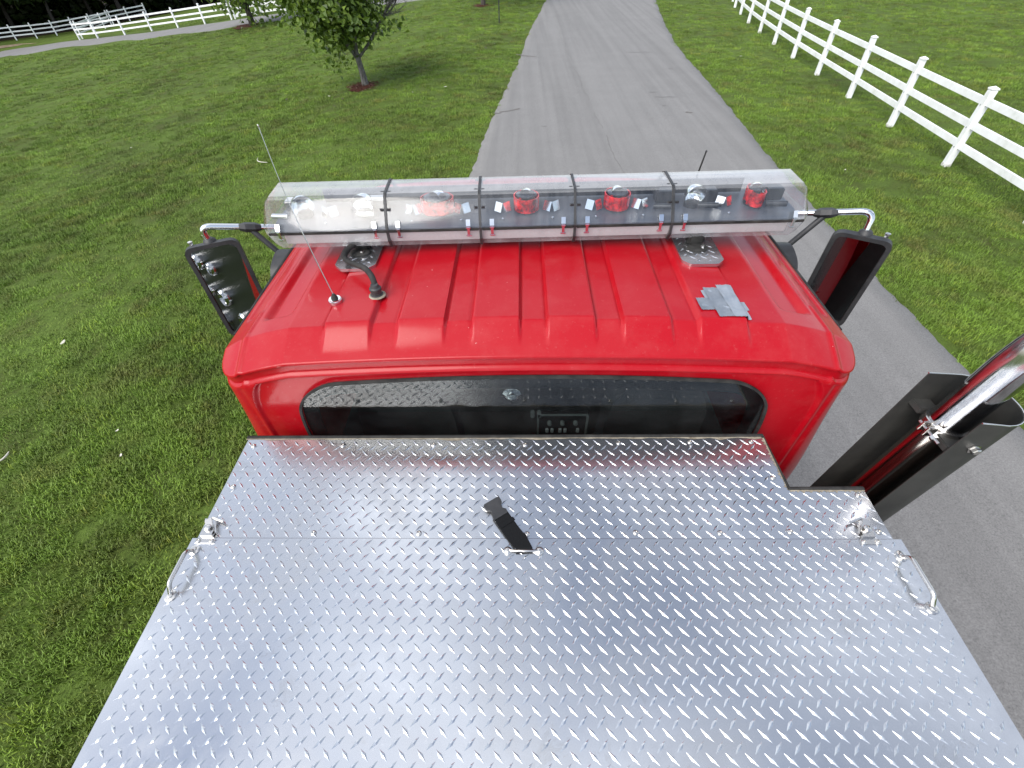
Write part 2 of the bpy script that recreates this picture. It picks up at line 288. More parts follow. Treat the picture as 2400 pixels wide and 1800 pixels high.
# ------------------------------------------------------------------ the ground, the lane, the branch road
xs = np.unique(np.concatenate([np.linspace(-900, -120, 14), np.linspace(-120, -20, 41), np.linspace(-20, 14, 69), np.linspace(14, 120, 30), np.linspace(120, 900, 14)]))
ys = np.unique(np.concatenate([np.linspace(-900, -40, 14), np.linspace(-40, 60, 101), np.linspace(60, 160, 26), np.linspace(160, 1200, 14)]))
GX, GY = np.meshgrid(xs, ys); GZ = terrain_z(GX, GY)
GZ = GZ + 0.02*np.sin(GX*0.9+1.3*np.sin(GY*0.35))*np.clip((np.abs(GX-2)-4.6)/3, 0, 1)
nx, ny = len(xs), len(ys)
fc = [(j*nx+i, j*nx+i+1, (j+1)*nx+i+1, (j+1)*nx+i) for j in range(ny-1) for i in range(nx-1)]
ground_me = np_mesh('ground', np.stack([GX.ravel(), GY.ravel(), GZ.ravel()], 1), fc, 'grass_ground', True)
tag(link('ground', ground_me), 'mown green lawn on both sides of the asphalt lane', kind='structure')

def interp(pts, y): pts = np.array(pts); return np.interp(y, pts[:, 1], pts[:, 0])
LE = [(-1.75, -60), (-1.35, 0), (-1.25, 4), (-1.05, 9.3), (-0.65, 13.8), (-0.17, 18.7), (0.45, 26), (1.55, 36), (3.6, 48), (8, 64), (18, 84), (60, 130)]
RE = [(4.95, -60), (4.93, 0), (4.92, 5.4), (5.13, 9.6), (5.37, 12.7), (5.65, 16.7), (6.07, 22.4), (7.1, 30), (7.95, 35), (10.2, 45), (16, 60), (28, 78), (72, 120)]
yy = np.concatenate([np.linspace(-40, 0, 40), np.linspace(0, 40, 900)[1:], np.linspace(40, 100, 60)[1:]])
_jr = np.random.default_rng(5).normal(0, 1, (2, 4000))
def jit(y, s):
    k_ = 0 if s < 2 else 1; y = np.asarray(y, float); g = lambda f, a: a*np.interp((y+60)*f % 3999, np.arange(4000), _jr[k_])
    return g(.5, .022)+g(2.3, .012)+g(7.0, .010)+g(17.0, .007)
lx = interp(LE, yy)+jit(yy, 1.0); rx = interp(RE, yy)+jit(yy, 4.0)
K = 24; vs = []
for y, a, b in zip(yy, lx, rx):
    vs += [(a-0.03, y, -0.02)] + [(a+(b-a)*k/K, y, 0.022+0.03*math.sin(math.pi*k/K)) for k in range(K+1)] + [(b+0.03, y, -0.02)]
W_ = K+3
fc = [(j*W_+i, j*W_+i+1, (j+1)*W_+i+1, (j+1)*W_+i) for j in range(len(yy)-1) for i in range(W_-1)]
lane = tag(link('lane', np_mesh('lane', vs, fc, 'asphalt', True)), 'grey worn asphalt lane the red fire truck stands on', kind='structure')
# crack lines, crumbled edges: narrow sheets on the lane
def lane_z(x, y):
    a = float(interp(LE, y)); b = float(interp(RE, y)); return 0.022+0.03*math.sin(math.pi*min(max((x-a)/(b-a), 0), 1))
def strip(name, pts, w, m, parent, dz=0.004):
    vs = []; pts = np.array(pts)
    for i, (x, y) in enumerate(pts):
        d = pts[min(i+1, len(pts)-1)]-pts[max(i-1, 0)]; d = d/np.linalg.norm(d); n_ = np.array([-d[1], d[0]]); ww = w*(0.35+0.9*rng.random())
        for s in (-1, 1):
            q = np.array([x, y])+n_*s*ww/2; vs.append((q[0], q[1], lane_z(q[0], q[1])+dz))
    fs = [(2*i, 2*i+1, 2*i+3, 2*i+2) for i in range(len(pts)-1)]
    return link(name, np_mesh(name, vs, fs, m), parent)
yb = np.arange(8, 27, 0.16)
for seg0, seg1, w in ((8, 11.6, .022), (12.0, 13.4, .014), (14.4, 18.5, .012), (19.5, 26.5, .010)):
    yq = np.arange(seg0, seg1, .16); strip('crack', [(2.02-0.028*(y-9)+0.03*math.sin(y*2.3)+rng.normal(0, .012)+0.0025*max(0, y-14)**1.6, y) for y in yq], w, 'asphalt_crack', lane)
for x, y, L in ((4.35, 20.5, .95), (4.0, 14.6, .62), (3.75, 15.1, .2), (4.9, 17.9, .14), (0.55, 12.3, .12), (3.8, 13.8, .1)):
    strip('dark_mark', [(x-L/2+L*k/6, y+0.02*math.sin(k*2.0)) for k in range(7)], .055, 'asphalt_crack', lane)
for px0, px1 in (((1160, 268), (1218, 258)), ((1212, 130), (1255, 136)), ((1607, 268), (1622, 268))):
    a, b = ground(*px0), ground(*px1); strip('scuff', [tuple(a[:2]+(b[:2]-a[:2])*k/8+rng.normal(0, .03, 2)) for k in range(9)], .09, 'dirt' if False else 'asphalt_edge', lane, .005)

bn = np.array([ground(*q) for q in ((-260, 178), (0, 137), (150, 113), (340, 92), (486, 74), (598, 57), (694, 44), (902, 11), (1020, 1), (1100, -12))])
bf = np.array([ground(*q) for q in ((-260, 150), (0, 116), (150, 97), (340, 76), (486, 55), (598, 38.5), (694, 25), (902, -6), (1020, -17), (1100, -28))])
vs = []; fs = []
tt = np.linspace(0, len(bn)-1, 150)
for k, t in enumerate(tt):
    i = min(int(t), len(bn)-2); u = t-i; a = bn[i]*(1-u)+bn[i+1]*u; b = bf[i]*(1-u)+bf[i+1]*u
    ja = rng.normal(0, .05, 2); a[:2] += ja
    for q in range(7):
        p = a+(b-a)*q/6; vs.append((p[0], p[1], float(terrain_z(p[0], p[1]))+0.03+(0.0 if 0 < q < 6 else -0.05)))
    if k: fs += [((k-1)*7+q, (k-1)*7+q+1, k*7+q+1, k*7+q) for q in range(6)]
tag(link('branch_road', np_mesh('branch_road', vs, fs, 'asphalt', True)), 'narrow grey road running along the far white fence', kind='structure')
# bare earth shoulder beside the far road
a = [ground(*q) for q in ((-60, 116), (0, 108), (45, 103), (90, 101), (60, 105), (0, 114), (-60, 122))]
tag(link('dirt_patch', np_mesh('dirt_patch', [(q[0], q[1], float(terrain_z(q[0], q[1]))+.02) for q in a], [tuple(range(7))], 'dirt')), 'bare brown earth beside the far road', kind='structure')

# ------------------------------------------------------------------ the fire truck
truck = empty('fire_truck', (0.04, 1.2, 0.0)); WLOC['fire_truck'] = (0.04, 1.2, 0.0)
tag(truck, 'red fire truck with clear light bar and diamond plate deck on the lane', 'fire truck')
X0 = 0.035; IN_CAB = True
def sstep(a, b, x): t = np.clip((x-a)/(b-a), 0, 1); return t*t*(3-2*t)
def roof_z(x, y):
    x = np.asarray(x, float); y = np.asarray(y, float); d = np.abs(x-X0)
    z = 2.730 - 0.026*(d/0.8)**2
    t = np.clip((d-0.82)/0.26, 0, None); z = z - 0.035*t - 0.035*t**3
    z = z - 0.056*np.clip((1.190-y)/0.118, 0, 1.2)**1.05
    # raised panels
    q = (x-X0)/0.2455 + 2.5; fr = np.abs(q-np.round(q))*0.2455
    rib = (1-sstep(0.074, 0.0835, fr))*(np.abs(q-2.5) < 2.9)
    edge = 1-sstep(0.735, 0.745, d)
    end = sstep(1.095, 1.196, y)*(1-sstep(2.15, 2.2, y))
    z = z + 0.0135*rib*edge*end
    # fine groove at each panel foot
    z = z - 0.003*np.exp(-((fr-0.0835)/0.004)**2)*edge*sstep(1.14, 1.2, y)*(1-sstep(2.15, 2.2, y))
    # side pockets
    z = z - 0.022*sstep(0.835, 0.862, d)*(1-sstep(0.925, 0.965, d))*sstep(1.265, 1.30, y)*(1-sstep(2.2, 2.3, y))
    z = z - 0.003*np.exp(-((d-0.975)/0.003)**2)*sstep(1.2, 1.22, y)
    # gutter groove and corner ridge
    z = z - 0.010*np.exp(-((d-1.035)/0.010)**2)*sstep(1.30, 1.34, y)
    z = z + 0.006*np.exp(-((d-0.985)/0.010)**2)*(1-sstep(1.33, 1.36, y))
    return z
NU, NV = 440, 150
HW, Y0c, Y1c, RC = 1.075, 1.072, 2.60, 0.085
us = np.linspace(X0-HW, X0+HW, NU+1)
vsn = np.concatenate([np.linspace(Y0c, 1.42, 90), np.linspace(1.42, Y1c, NV-89+1)[1:]])
UX, VY = np.meshgrid(us, vsn)
for sx in (-1, 1):                              # round the plan corners
    for ye, sy in ((Y0c, -1), (Y1c, 1)):
        cx, cy = X0+sx*(HW-RC), ye-sy*RC
        a = (UX-cx)*sx/RC; b = (VY-cy)*sy/RC; msk = (a > 0) & (b > 0)
        k = np.where(msk, np.maximum(a, b)/np.maximum(np.hypot(a, b), 1e-9), 1)
        UX = np.where(msk, cx+sx*a*k*RC, UX); VY = np.where(msk, cy+sy*b*k*RC, VY)
RZ = roof_z(UX, VY) - 0.10*sstep(2.25, 2.6, VY)
nu, nv = UX.shape[1], UX.shape[0]
V = [np.stack([UX.ravel(), VY.ravel(), RZ.ravel()], 1)]
Fq = [(j*nu+i, j*nu+i+1, (j+1)*nu+i+1, (j+1)*nu+i) for j in range(nv-1) for i in range(nu-1)]
per = [i for i in range(nu)] + [j*nu+nu-1 for j in range(1, nv)] + [(nv-1)*nu+i for i in range(nu-2, -1, -1)] + [j*nu for j in range(nv-2, 0, -1)]
P0 = V[0][per]; npn = len(per)
tang = np.roll(P0[:, :2], -1, 0)-np.roll(P0[:, :2], 1, 0); tang /= np.linalg.norm(tang, axis=1)[:, None]
nor = np.stack([tang[:, 1], -tang[:, 0]], 1); rear = np.clip(-nor[:, 1], 0, 1); side = np.abs(nor[:, 0])
def winform(x, z):                              # signed "inside the rear window" test (metres, negative outside)
    d = np.abs(x-0.025); top = 2.592-0.040*(d/0.8)**2; hw = 0.835-0.05*np.clip((z-2.3)/0.25, 0, 1)**2
    ex = hw-d; ez = top-z; r = 0.125
    corner = r-np.hypot(np.maximum(r-ex, 0), np.maximum(r-ez, 0))
    return np.minimum(np.minimum(corner, z-2.08), np.minimum(ex, ez))
rings = []
zt = P0[:, 2]
def ring(out_r, out_s, z): o = out_r*rear+out_s*(1-rear); rings.append(np.stack([P0[:, 0]+nor[:, 0]*o, P0[:, 1]+nor[:, 1]*o, z], 1))
ring(.001, .004, zt-.004); ring(.001, .006, zt-.008); ring(-.009, .007, zt-.012); ring(-.010, .008, zt-.044); ring(.002, .010, zt-.050); ring(.004, .011, zt-.058)
zlev = np.concatenate([np.arange(2.622, 2.07, -.011), np.arange(2.0, 1.0, -.12)])
for i, z in enumerate(zlev):
    f = max(0, 1-i/10.0); zz = np.minimum(z, zt-.064-.002*i)*1.0
    dX = np.abs(P0[:, 0]-X0)
    frame = sstep(-.012, .006, np.minimum(.985-dX-.06*np.clip((zz-2.35)/.22, 0, 1)**3, (2.622-.035*(dX/.9)**2)-zz))
    groove = np.exp(-((np.minimum(1.01-dX, 2.632-.035*(dX/.9)**2-zz))/.012)**2)
    orr = .006-.010*frame-.006*groove
    o = orr*rear+(.012+.065*sstep(2.6, 1.9, zz))*(1-rear)
    rings.append(np.stack([P0[:, 0]+nor[:, 0]*o, P0[:, 1]+nor[:, 1]*o, zz], 1))
base0 = nu*nv
for r_ in rings: V.append(r_)
idx = [np.array(per)] + [base0+k*npn+np.arange(npn) for k in range(len(rings))]
Vall = np.concatenate(V)
for a, b in zip(idx[:-1], idx[1:]):
    for k in range(npn):
        k2 = (k+1) % npn; qd = (a[k], a[k2], b[k2], b[k]); c = Vall[list(qd)].mean(0)
        if rear[k] > .9 and winform(c[0], c[2]) > 0.012: continue
        if side[k] > .9 and 1.42 < c[1] < 2.3 and 1.92 < c[2] < 2.46: continue
        if nor[k, 1] > .9 and 1.98 < c[2] < 2.52 and abs(c[0]-X0) < .92: continue
        Fq.append(tuple(int(x) for x in (qd[0], qd[3], qd[2], qd[1])))
cab_me = np_mesh('cab_shell', Vall*CAB_K+np.array([0, 0, CAB_LIFT])-np.array(WLOC['fire_truck']), Fq, 'red_paint', True)
cab_me.set_sharp_from_angle(angle=R(50))
cab = link('cab_shell', cab_me, truck, WLOC['fire_truck'])
def wl_copy(o, par): WLOC[o.name] = WLOC[par.name]
# weld dimples along the rear roof band
dm_ = None
for k in range(17):
    mb = MB(); x = -0.86+k*0.112+rng.normal(0, .012); z0 = float(roof_z(x, 1.075))-.033
    mb.lathe([(.0065, 0), (.005, .003), (.002, .0045)], (x, 1.0855, z0), 8, Matrix.Rotation(R(90), 4, 'X'))
    mb.build('weld_dimple', 'red_paint', cab, 40)
# gaskets along the door tops
for s in (-1, 1):
    mb = MB(); mb.tube([(X0+s*(1.079+.008*math.sin((y-1.25)*2)), y, float(roof_z(X0+s*1.07, y))-.012) for y in np.linspace(1.27, 2.45, 24)], .0085, 8)
    mb.build('door_gasket', 'rubber', truck, 40)
# doors (side panels with glass, mostly out of sight)
for s in (-1, 1):
    mb = MB(); xo = X0+s*1.165
    mb.prism(rounded([(1.30, 1.05), (2.45, 1.05), (2.45, 1.90), (1.30, 1.90)], .05), xo-s*.006, xo-s*.045, 'X'); d = mb.build('door', 'red_paint', truck, 30)
    mb = MB(); mb.prism(rounded([(1.38, 1.90), (2.36, 1.90), (2.36, 2.05), (2.2, 2.40), (1.38, 2.42)], .06), xo, xo-s*.012, 'X'); mb.build('door_window', 'tinted_glass', d, 30)
    mb = MB(); mb.box((xo+s*.02, 1.42, 1.78), (.03, .14, .035), bev=.008); mb.build('handle', 'chrome', d, 40)

# rear window
def win_outline(ins, n=240):
    pts = []
    # march along rays from the centre until the inside value equals ins
    for k in range(n):
        a = 2*math.pi*k/n; dx, dz = math.cos(a), math.sin(a)*0.35; lo, hi = 0.0, 1.6
        for _ in range(34):
            md_ = (lo+hi)/2
            if winform(0.025+dx*md_, 2.34+dz*md_) > ins: lo = md_
            else: hi = md_
        pts.append((0.025+dx*lo, 2.34+dz*lo))
    return pts
def ringmesh(pa, pb, y0, y1):
    n = len(pa); vs = [(x, y0, z) for x, z in pa]+[(x, y0, z) for x, z in pb]+[(x, y1, z) for x, z in pa]+[(x, y1, z) for x, z in pb]; fs = []
    for k in range(n):
        j = (k+1) % n
        fs += [(k, j, n+j, n+k), (2*n+k, 3*n+k, 3*n+j, 2*n+j), (k, 2*n+k, 2*n+j, j), (n+k, n+j, 3*n+j, 3*n+k)]
    return vs, fs
mb = MB(); mb.prism(win_outline(.003), 1.0665, 1.0705, 'Y'); win = mb.build('rear_window', 'tinted_glass', truck); win['label'] = 'wide tinted rear window of the cab'
mb = MB(); mb.add(*ringmesh(win_outline(.0035), win_outline(.062), 1.0725, 1.0775)); mb.build('black_border', 'lamp_black', win)
mb = MB(); mb.add(*ringmesh(win_outline(-.005), win_outline(.005), 1.058, 1.0655)); mb.build('gasket', 'rubber', win)
# cab interior
mb = MB(); a, b, c_, d_, e_, f_ = X0-.93, X0+.93, 1.115, 2.35, 1.25, 2.612
mb.add([(a, c_, e_), (b, c_, e_), (b, d_, e_), (a, d_, e_), (a, c_, f_), (b, c_, f_), (b, d_, f_-.12), (a, d_, f_-.12)], [(0, 1, 2, 3), (4, 5, 6, 7)]); mb.add([(a, c_, e_), (a, d_, e_), (a, d_, 1.88), (a, c_, 1.88), (b, c_, e_), (b, d_, e_), (b, d_, 1.88), (b, c_, 1.88)], [(0, 1, 2, 3), (4, 5, 6, 7)]); mb.box((X0, 2.2, 1.6), (1.84, .28, .72), bev=.03)
inn = mb.build('cab_interior', 'interior_dark', truck)
for xc in (-.52, .58):
    mb = MB(); mb.prism(rounded([(xc-.25, 1.4), (xc+.25, 1.4), (xc+.21, 2.16), (xc+.11, 2.36), (xc-.11, 2.36), (xc-.21, 2.16)], .06), 1.30, 1.42, 'Y'); mb.build('seat_back', 'seat_fabric', inn, 35)
mb = MB(); mb.box((.15, 1.15, 2.23), (.20, .05, .22), bev=.01); mb.build('switch_panel', 'black_plastic', inn)
mb = MB(); vs_, fs_ = ringmesh(rounded([(.052, 2.13), (.248, 2.13), (.248, 2.332), (.052, 2.332)], .012), rounded([(.060, 2.138), (.240, 2.138), (.240, 2.324), (.060, 2.324)], .012), 1.120, 1.124); mb.add(vs_, fs_); mb.build('panel_bezel', 'trim_grey', inn)
for k, x in enumerate((.10, .15, .20)):
    mb = MB(); mb.lathe([(.009, 0), (.009, .012), (.006, .016)], (x, 1.124, 2.285), 12, Matrix.Rotation(R(90), 4, 'X')); mb.build('knob', 'trim_grey', inn, 40)
for x in (.092, .112, .143, .163, .212):
    mb = MB(); mb.box((x, 1.122, 2.235), (.012, .01, .02), bev=.002); mb.build('switch', 'fence_white', inn)
mb = MB(); mb.lathe([(.034, 0), (.034, .004), (.024, .008), (.018, .008), (.018, .020), (.012, .024)], (-.04, 1.098, 2.47), 18, Matrix.Rotation(R(90), 4, 'X')); mb.build('bolt_cap', 'chrome', inn, 35)
for x in (.035, .06):
    mb = MB(); mb.box((x, 1.13, 2.325), (.016, .02, .03), bev=.003); mb.build('switch', 'fence_white' if x < .03 else 'trim_grey', inn)
mb = MB(); mb.box((X0, 1.20, 2.585), (1.7, .12, .04), bev=.012); mb.build('headliner', 'trim_grey', inn, 40)

IN_CAB = False
# nose of the truck (hidden behind the light bar from up here)
mb = MB(); mb.prism(rounded([(2.2, 1.05), (4.0, 1.0), (4.05, 1.55), (3.95, 1.68), (2.40, 1.90), (2.2, 1.90)], .10), X0-.82, X0+.82, 'X'); mb.build('hood', 'red_paint', truck, 30)
for s in (-1, 1):
    mb = MB(); mb.prism(rounded([(2.75, .55), (2.85, 1.15), (3.15, 1.36), (3.65, 1.36), (3.95, 1.15), (4.05, .55), (3.90, .55), (3.80, .95), (3.6, 1.15), (3.2, 1.15), (3.0, .95), (2.90, .55)], .04), X0+s*.80, X0+s*1.17, 'X')
    mb.build('fender', 'red_paint', truck, 30)
mb = MB(); mb.prism([(2.22, 2.56), (2.24, 2.58), (2.56, 1.92), (2.54, 1.90)], X0-.88, X0+.88, 'X'); mb.build('windshield', 'tinted_glass', truck)
mb = MB(); mb.box((X0, 4.18, .62), (2.3, .22, .34), bev=.05); mb.build('bumper', 'chrome', truck, 40)
for s in (-1, 1):
    mb = MB(); mb.box((X0+s*.9, 4.06, 1.12), (.24, .04, .18), bev=.015); mb.build('headlight', 'reflector', truck, 40)
mb = MB(); mb.box((X0, .9, .66), (.85, 6.6, .24), bev=.02); mb.build('chassis_frame', 'black_plastic', truck)
for yw, wx in ((3.4, .95), (-1.2, .92)):
    for s in (-1, 1):
        Mx = Matrix.Rotation(R(90), 4, 'Y')
        mb = MB(); mb.lathe([(.30, -.13), (.46, -.13), (.505, -.09), (.505, .09), (.46, .13), (.30, .13)], (X0+s*wx, yw, .53), 40, Mx); w = mb.build('wheel', 'tyre', truck, 30)
        mb = MB(); mb.lathe([(.08, -.10), (.295, -.12), (.298, .12), (.08, .10)], (X0+s*wx, yw, .53), 24, Mx); mb.build('rim', 'stainless', w, 30)

# ------------------------------------------------------------------ deck: two sheets of tread plate over the equipment body
PZ = 2.414; A_ = 0.0406
upper = [(-.945, .5905), (-.945, .949), (.801, .949), (.803, .745), (1.028, .745), (1.028, .5905)]
lower = [(-.957, -.60), (-.957, .588), (1.047, .588), (1.047, -.60)]
def inside(poly, x, y, mrg):
    n = len(poly); c = False
    for i in range(n):
        (x1, y1), (x2, y2) = poly[i], poly[(i+1) % n]
        if (y1 > y) != (y2 > y) and x < (x2-x1)*(y-y1)/(y2-y1)+x1: c = not c
    return c
def diamonds(name, poly, parent, z, ox, oy):
    vs = []; fs = []; x0, x1 = min(p[0] for p in poly), max(p[0] for p in poly); y0, y1 = min(p[1] for p in poly), max(p[1] for p in poly)
    L, Wd, Hh = .0168, .0042, .0019
    for i in range(int((x1-x0)/A_)+2):
        for j in range(int((y1-y0)/A_)+2):
            for tpe in (0, 1):
                cx = x0+ox+(i+.5*tpe)*A_; cy = y0+oy+(j+.5*tpe)*A_; a = R(45) if tpe else R(-45)
                ca, sa = math.cos(a), math.sin(a)
                loc = [(-L, 0, 0), (-L*.40, -Wd*.56, 0), (0, -Wd, 0), (L*.40, -Wd*.56, 0), (L, 0, 0), (L*.40, Wd*.56, 0), (0, Wd, 0), (-L*.40, Wd*.56, 0), (-L*.5, 0, Hh*.75), (0, 0, Hh), (L*.5, 0, Hh*.75)]
                pts = [(cx+q[0]*ca-q[1]*sa, cy+q[0]*sa+q[1]*ca, z+q[2]) for q in loc]
                if not all(inside(poly, q[0], q[1], 0) for q in pts): continue
                o = len(vs); vs += pts
                fs += [tuple(o+k for k in f) for f in ((0, 1, 8), (1, 2, 9, 8), (2, 3, 10, 9), (3, 4, 10), (4, 5, 10), (5, 6, 9, 10), (6, 7, 8, 9), (7, 0, 8))]
    vs = np.array(vs)
    if IN_CAB: vs = vs*CAB_K+np.array([0, 0, CAB_LIFT])
    me = np_mesh(name, vs-np.array(WLOC['fire_truck']), fs, 'tread_plate'); o = link(name, me, parent, WLOC['fire_truck']); o['kind'] = 'stuff'; return o
mb = MB(); mb.prism(upper, PZ-.004, PZ, 'Z'); pu = mb.build('deck_plate', 'tread_plate', truck); pu['label'] = 'front sheet of aluminium diamond plate with a notch for the stack'
diamonds('raised_diamonds', upper, pu, PZ+.0001, .012, .012)
mb = MB(); mb.prism(lower, PZ-.003, PZ+.0035, 'Z'); pl = mb.build('hatch_lid', 'tread_plate', truck); pl['label'] = 'large aluminium diamond plate hatch lid with grab handles'
diamonds('raised_diamonds', lower, pl, PZ+.0036, .006, .0165)
# grime line and rubber edging along the front edge and the notch
edge = [(-.952, .951), (.803, .951), (.807, .748), (1.030, .748)]
mb = MB(); mb.tube([(x, y+.004, PZ-.004) for x, y in edge], .0085, 8); mb.build('edge_trim', 'rubber', truck, 40)
for (xa_, ya_), (xb_, yb2) in zip(edge[:-1], edge[1:]):
    n2 = 60; vs = []; dd = np.array([xb_-xa_, yb2-ya_]); nn_ = np.array([dd[1], -dd[0]])/np.linalg.norm(dd)
    for k in range(n2+1):
        p_ = np.array([xa_, ya_])+dd*k/n2; w2 = .0045+.004*abs(rng.normal()); vs += [(p_[0], p_[1]-.002, PZ+.0007), (p_[0]+nn_[0]*w2, p_[1]+nn_[1]*w2, PZ+.0007)]
    mb = MB(); mb.add(vs, [(2*k, 2*k+1, 2*k+3, 2*k+2) for k in range(n2)]); mb.build('edge_grime', 'grime', pu)
# body under the deck
mb = MB(); mb.prism([(-.935, -.6), (-.935, .935), (.79, .935), (.79, .735), (1.015, .735), (1.015, -.6)], 1.15, PZ-.006, 'Z'); body = mb.build('equipment_body', 'red_paint', truck)
mb = MB(); mb.box((X0, -1.75, 1.75), (2.0, 2.28, 1.2), bev=.01); mb.build('hose_bed', 'red_paint', truck)
for s, xw in ((-1, -.937), (1, 1.017)):
    mb = MB(); mb.box((xw+s*.012, .05 if s > 0 else .16, 1.78), (.02, 1.25 if s > 0 else 1.5, 1.2), bev=.006); pp = mb.build('pump_panel', 'lamp_black', truck)
    for gy, gz, gr in ((-.25, 2.1, .06), (.0, 2.1, .06), (.25, 2.1, .05), (-.3, 1.85, .045), (-.05, 1.85, .045), (.2, 1.85, .07), (.42, 1.7, .08), (-.1, 1.55, .09)):
        mb = MB(); mb.lathe([(gr, 0), (gr, .03), (gr*.85, .045), (gr*.8, .03)], (xw+s*.022, gy, gz), 20, Matrix.Rotation(R(90*s), 4, 'Y')); mb.build('gauge', 'chrome', pp, 35)
# screws
def screw(x, y, parent, z=PZ+.0005, r=.0085):
    mb = MB(); mb.lathe([(r, 0), (r*.92, .0022), (r*.6, .0042), (r*.38, .0046), (r*.36, .0022), (.0005, .0020)], (x, y, z), 14); return mb.build('screw', 'stainless', parent, 30)
for x, y in [(-.916, .918), (-.610, .918), (-.303, .920), (.005, .919), (.317, .925), (.553, .928), (.754, .928), (.773, .789), (1.001, .727), (-.916, .760), (-.610, .605), (-.303, .605), (.008, .603), (.318, .608), (.556, .607), (.754, .611), (1.0, .611)]:
    screw(x, y, pu)
# grab handles
def arc_path(pts, rad, seg=6):
    out = []; pts = [Vector(p) for p in pts]
    for i, p in enumerate(pts):
        if i in (0, len(pts)-1): out.append(p); continue
        a, b = pts[i-1]-p, pts[i+1]-p; r = min(rad, a.length*.49, b.length*.49); a = p+a.normalized()*r; b = p+b.normalized()*r
        for k in range(seg+1):
            t = k/seg; out.append(a*(1-t)**2+p*2*t*(1-t)+b*t*t)
    return out
for s, x, ya, yb_ in ((1, 1.019, .540, .407), (-1, -.933, .552, .427)):
    z = PZ+.0036; mb = MB(); xo = x-s*.004
    mb.tube(arc_path([(x, ya-.004, z+.006), (xo, ya-.02, z+.036), (xo, yb_+.02, z+.036), (x, yb_+.004, z+.006)], .012), .0058, 10)
    h = mb.build('grab_handle', 'stainless', pl, 50)
    for y in (ya, yb_):
        mb = MB(); mb.lathe([(.015, 0), (.015, .003), (.012, .0045)], (x, y, z), 16); mb.lathe([(.0085, .0045), (.007, .0085), (.003, .0095)], (x, y, z), 12)
        mb.build('screw_foot', 'stainless', pl, 40)
# draw latches bridging the seam
for s, x in ((-1, -.914), (1, .957)):
    z = PZ+.0036; mb = MB()
    mb.prism([(x-.028, .572), (x+.028, .572), (x+.028, .584), (x+.016, .594), (x-.016, .594), (x-.028, .584)], z, z+.003, 'Z')
    mb.prism([(x-.016, .59), (x+.016, .59), (x+.016, .606), (x-.016, .606)], z+.0005, z+.012, 'Z')
    lt = mb.build('draw_latch', 'stainless', pu)
    for dx in (-.019, .019): screw(x+dx, .578, pu, z+.003, .007)
    mb = MB(); M_ = Matrix.Rotation(R(-28*s), 4, 'Z')
    mb.box((x+s*.004, .621, PZ+.013), (.020, .046, .004), mtx=M_ @ Matrix.Rotation(R(14), 4, 'X'), bev=.0015)
    mb.box((x-.012*s, .622, PZ+.007), (.004, .050, .012), mtx=M_); mb.box((x+.016*s, .624, PZ+.007), (.004, .046, .012), mtx=M_)
    mb.lathe([(.010, 0), (.010, .008), (.006, .011)], (x+s*.002, .612, PZ+.014), 14); mb.tube([(x-.03*s, .634, PZ+.012), (x+.006*s, .646, PZ+.014)], .0038, 8)
    mb.build('latch_lever', 'stainless', pu, 40)
# strap with a side release buckle
mb = MB(); path = [(.001, .545, PZ+.006), (-.001, .556, PZ+.014), (-.012, .575, PZ+.012), (-.035, .607, PZ+.0085), (-.052, .632, PZ+.009), (-.071, .660, PZ+.011)]
hw = .0235; vs = []; fs = []
for i, p in enumerate(path):
    d = Vector(path[min(i+1, 5)])-Vector(path[max(i-1, 0)]); d.z = 0; d.normalize(); n_ = Vector((d.y, -d.x, 0))
    if i < 2: n_ = Vector((1, .05, 0))
    for zz in (0, .0025):
        for sgn in (-1, 1): q = Vector(p)+n_*hw*sgn+Vector((0, 0, zz)); vs.append(q)
for i in range(5):
    o = i*4; fs += [(o, o+1, o+5, o+4), (o+2, o+6, o+7, o+3), (o, o+4, o+6, o+2), (o+1, o+3, o+7, o+5)]
fs += [(0, 2, 3, 1), (20, 21, 23, 22)]
mb.add(vs, fs); stp = mb.build('strap', 'webbing', truck, 30); stp['label'] = 'short black webbing strap with plastic buckle end'
d = Vector((-.030, .045, 0)).normalized(); n_ = Vector((d.y, -d.x, 0)); c0 = Vector((-.066, .652, 0))
prof = [(-.022, 0), (-.024, .012), (-.017, .020), (-.0165, .030), (-.026, .040), (-.0275, .056), (-.022, .060), (.022, .060), (.0275, .056), (.026, .040), (.0165, .030), (.017, .020), (.024, .012), (.022, 0)]
mb = MB(); mb.prism([tuple((c0+n_*a+d*b)[:2]) for a, b in prof], PZ+.006, PZ+.0165, 'Z'); mb.build('buckle', 'black_plastic', stp)
mb = MB(); mb.box((-.0495+.0005, .6325-.0, PZ+.0135), (.048, .012, .002), mtx=Matrix.Rotation(math.atan2(n_.y, n_.x), 4, 'Z')); mb.build('fold_stitch', 'webbing', stp)
mb = MB(); mb.tube([(-.046, .552, PZ+.0075), (-.026, .549, PZ+.0115), (.022, .549, PZ+.0115), (.042, .552, PZ+.0075)], .0035, 8); br = mb.build('strap_loop', 'stainless', stp, 40)
for x in (-.046, .042):
    mb = MB(); mb.lathe([(.012, 0), (.012, .003), (.008, .0075), (.003, .0085)], (x, .552, PZ+.0036), 14); mb.build('screw_foot', 'stainless', stp, 40)

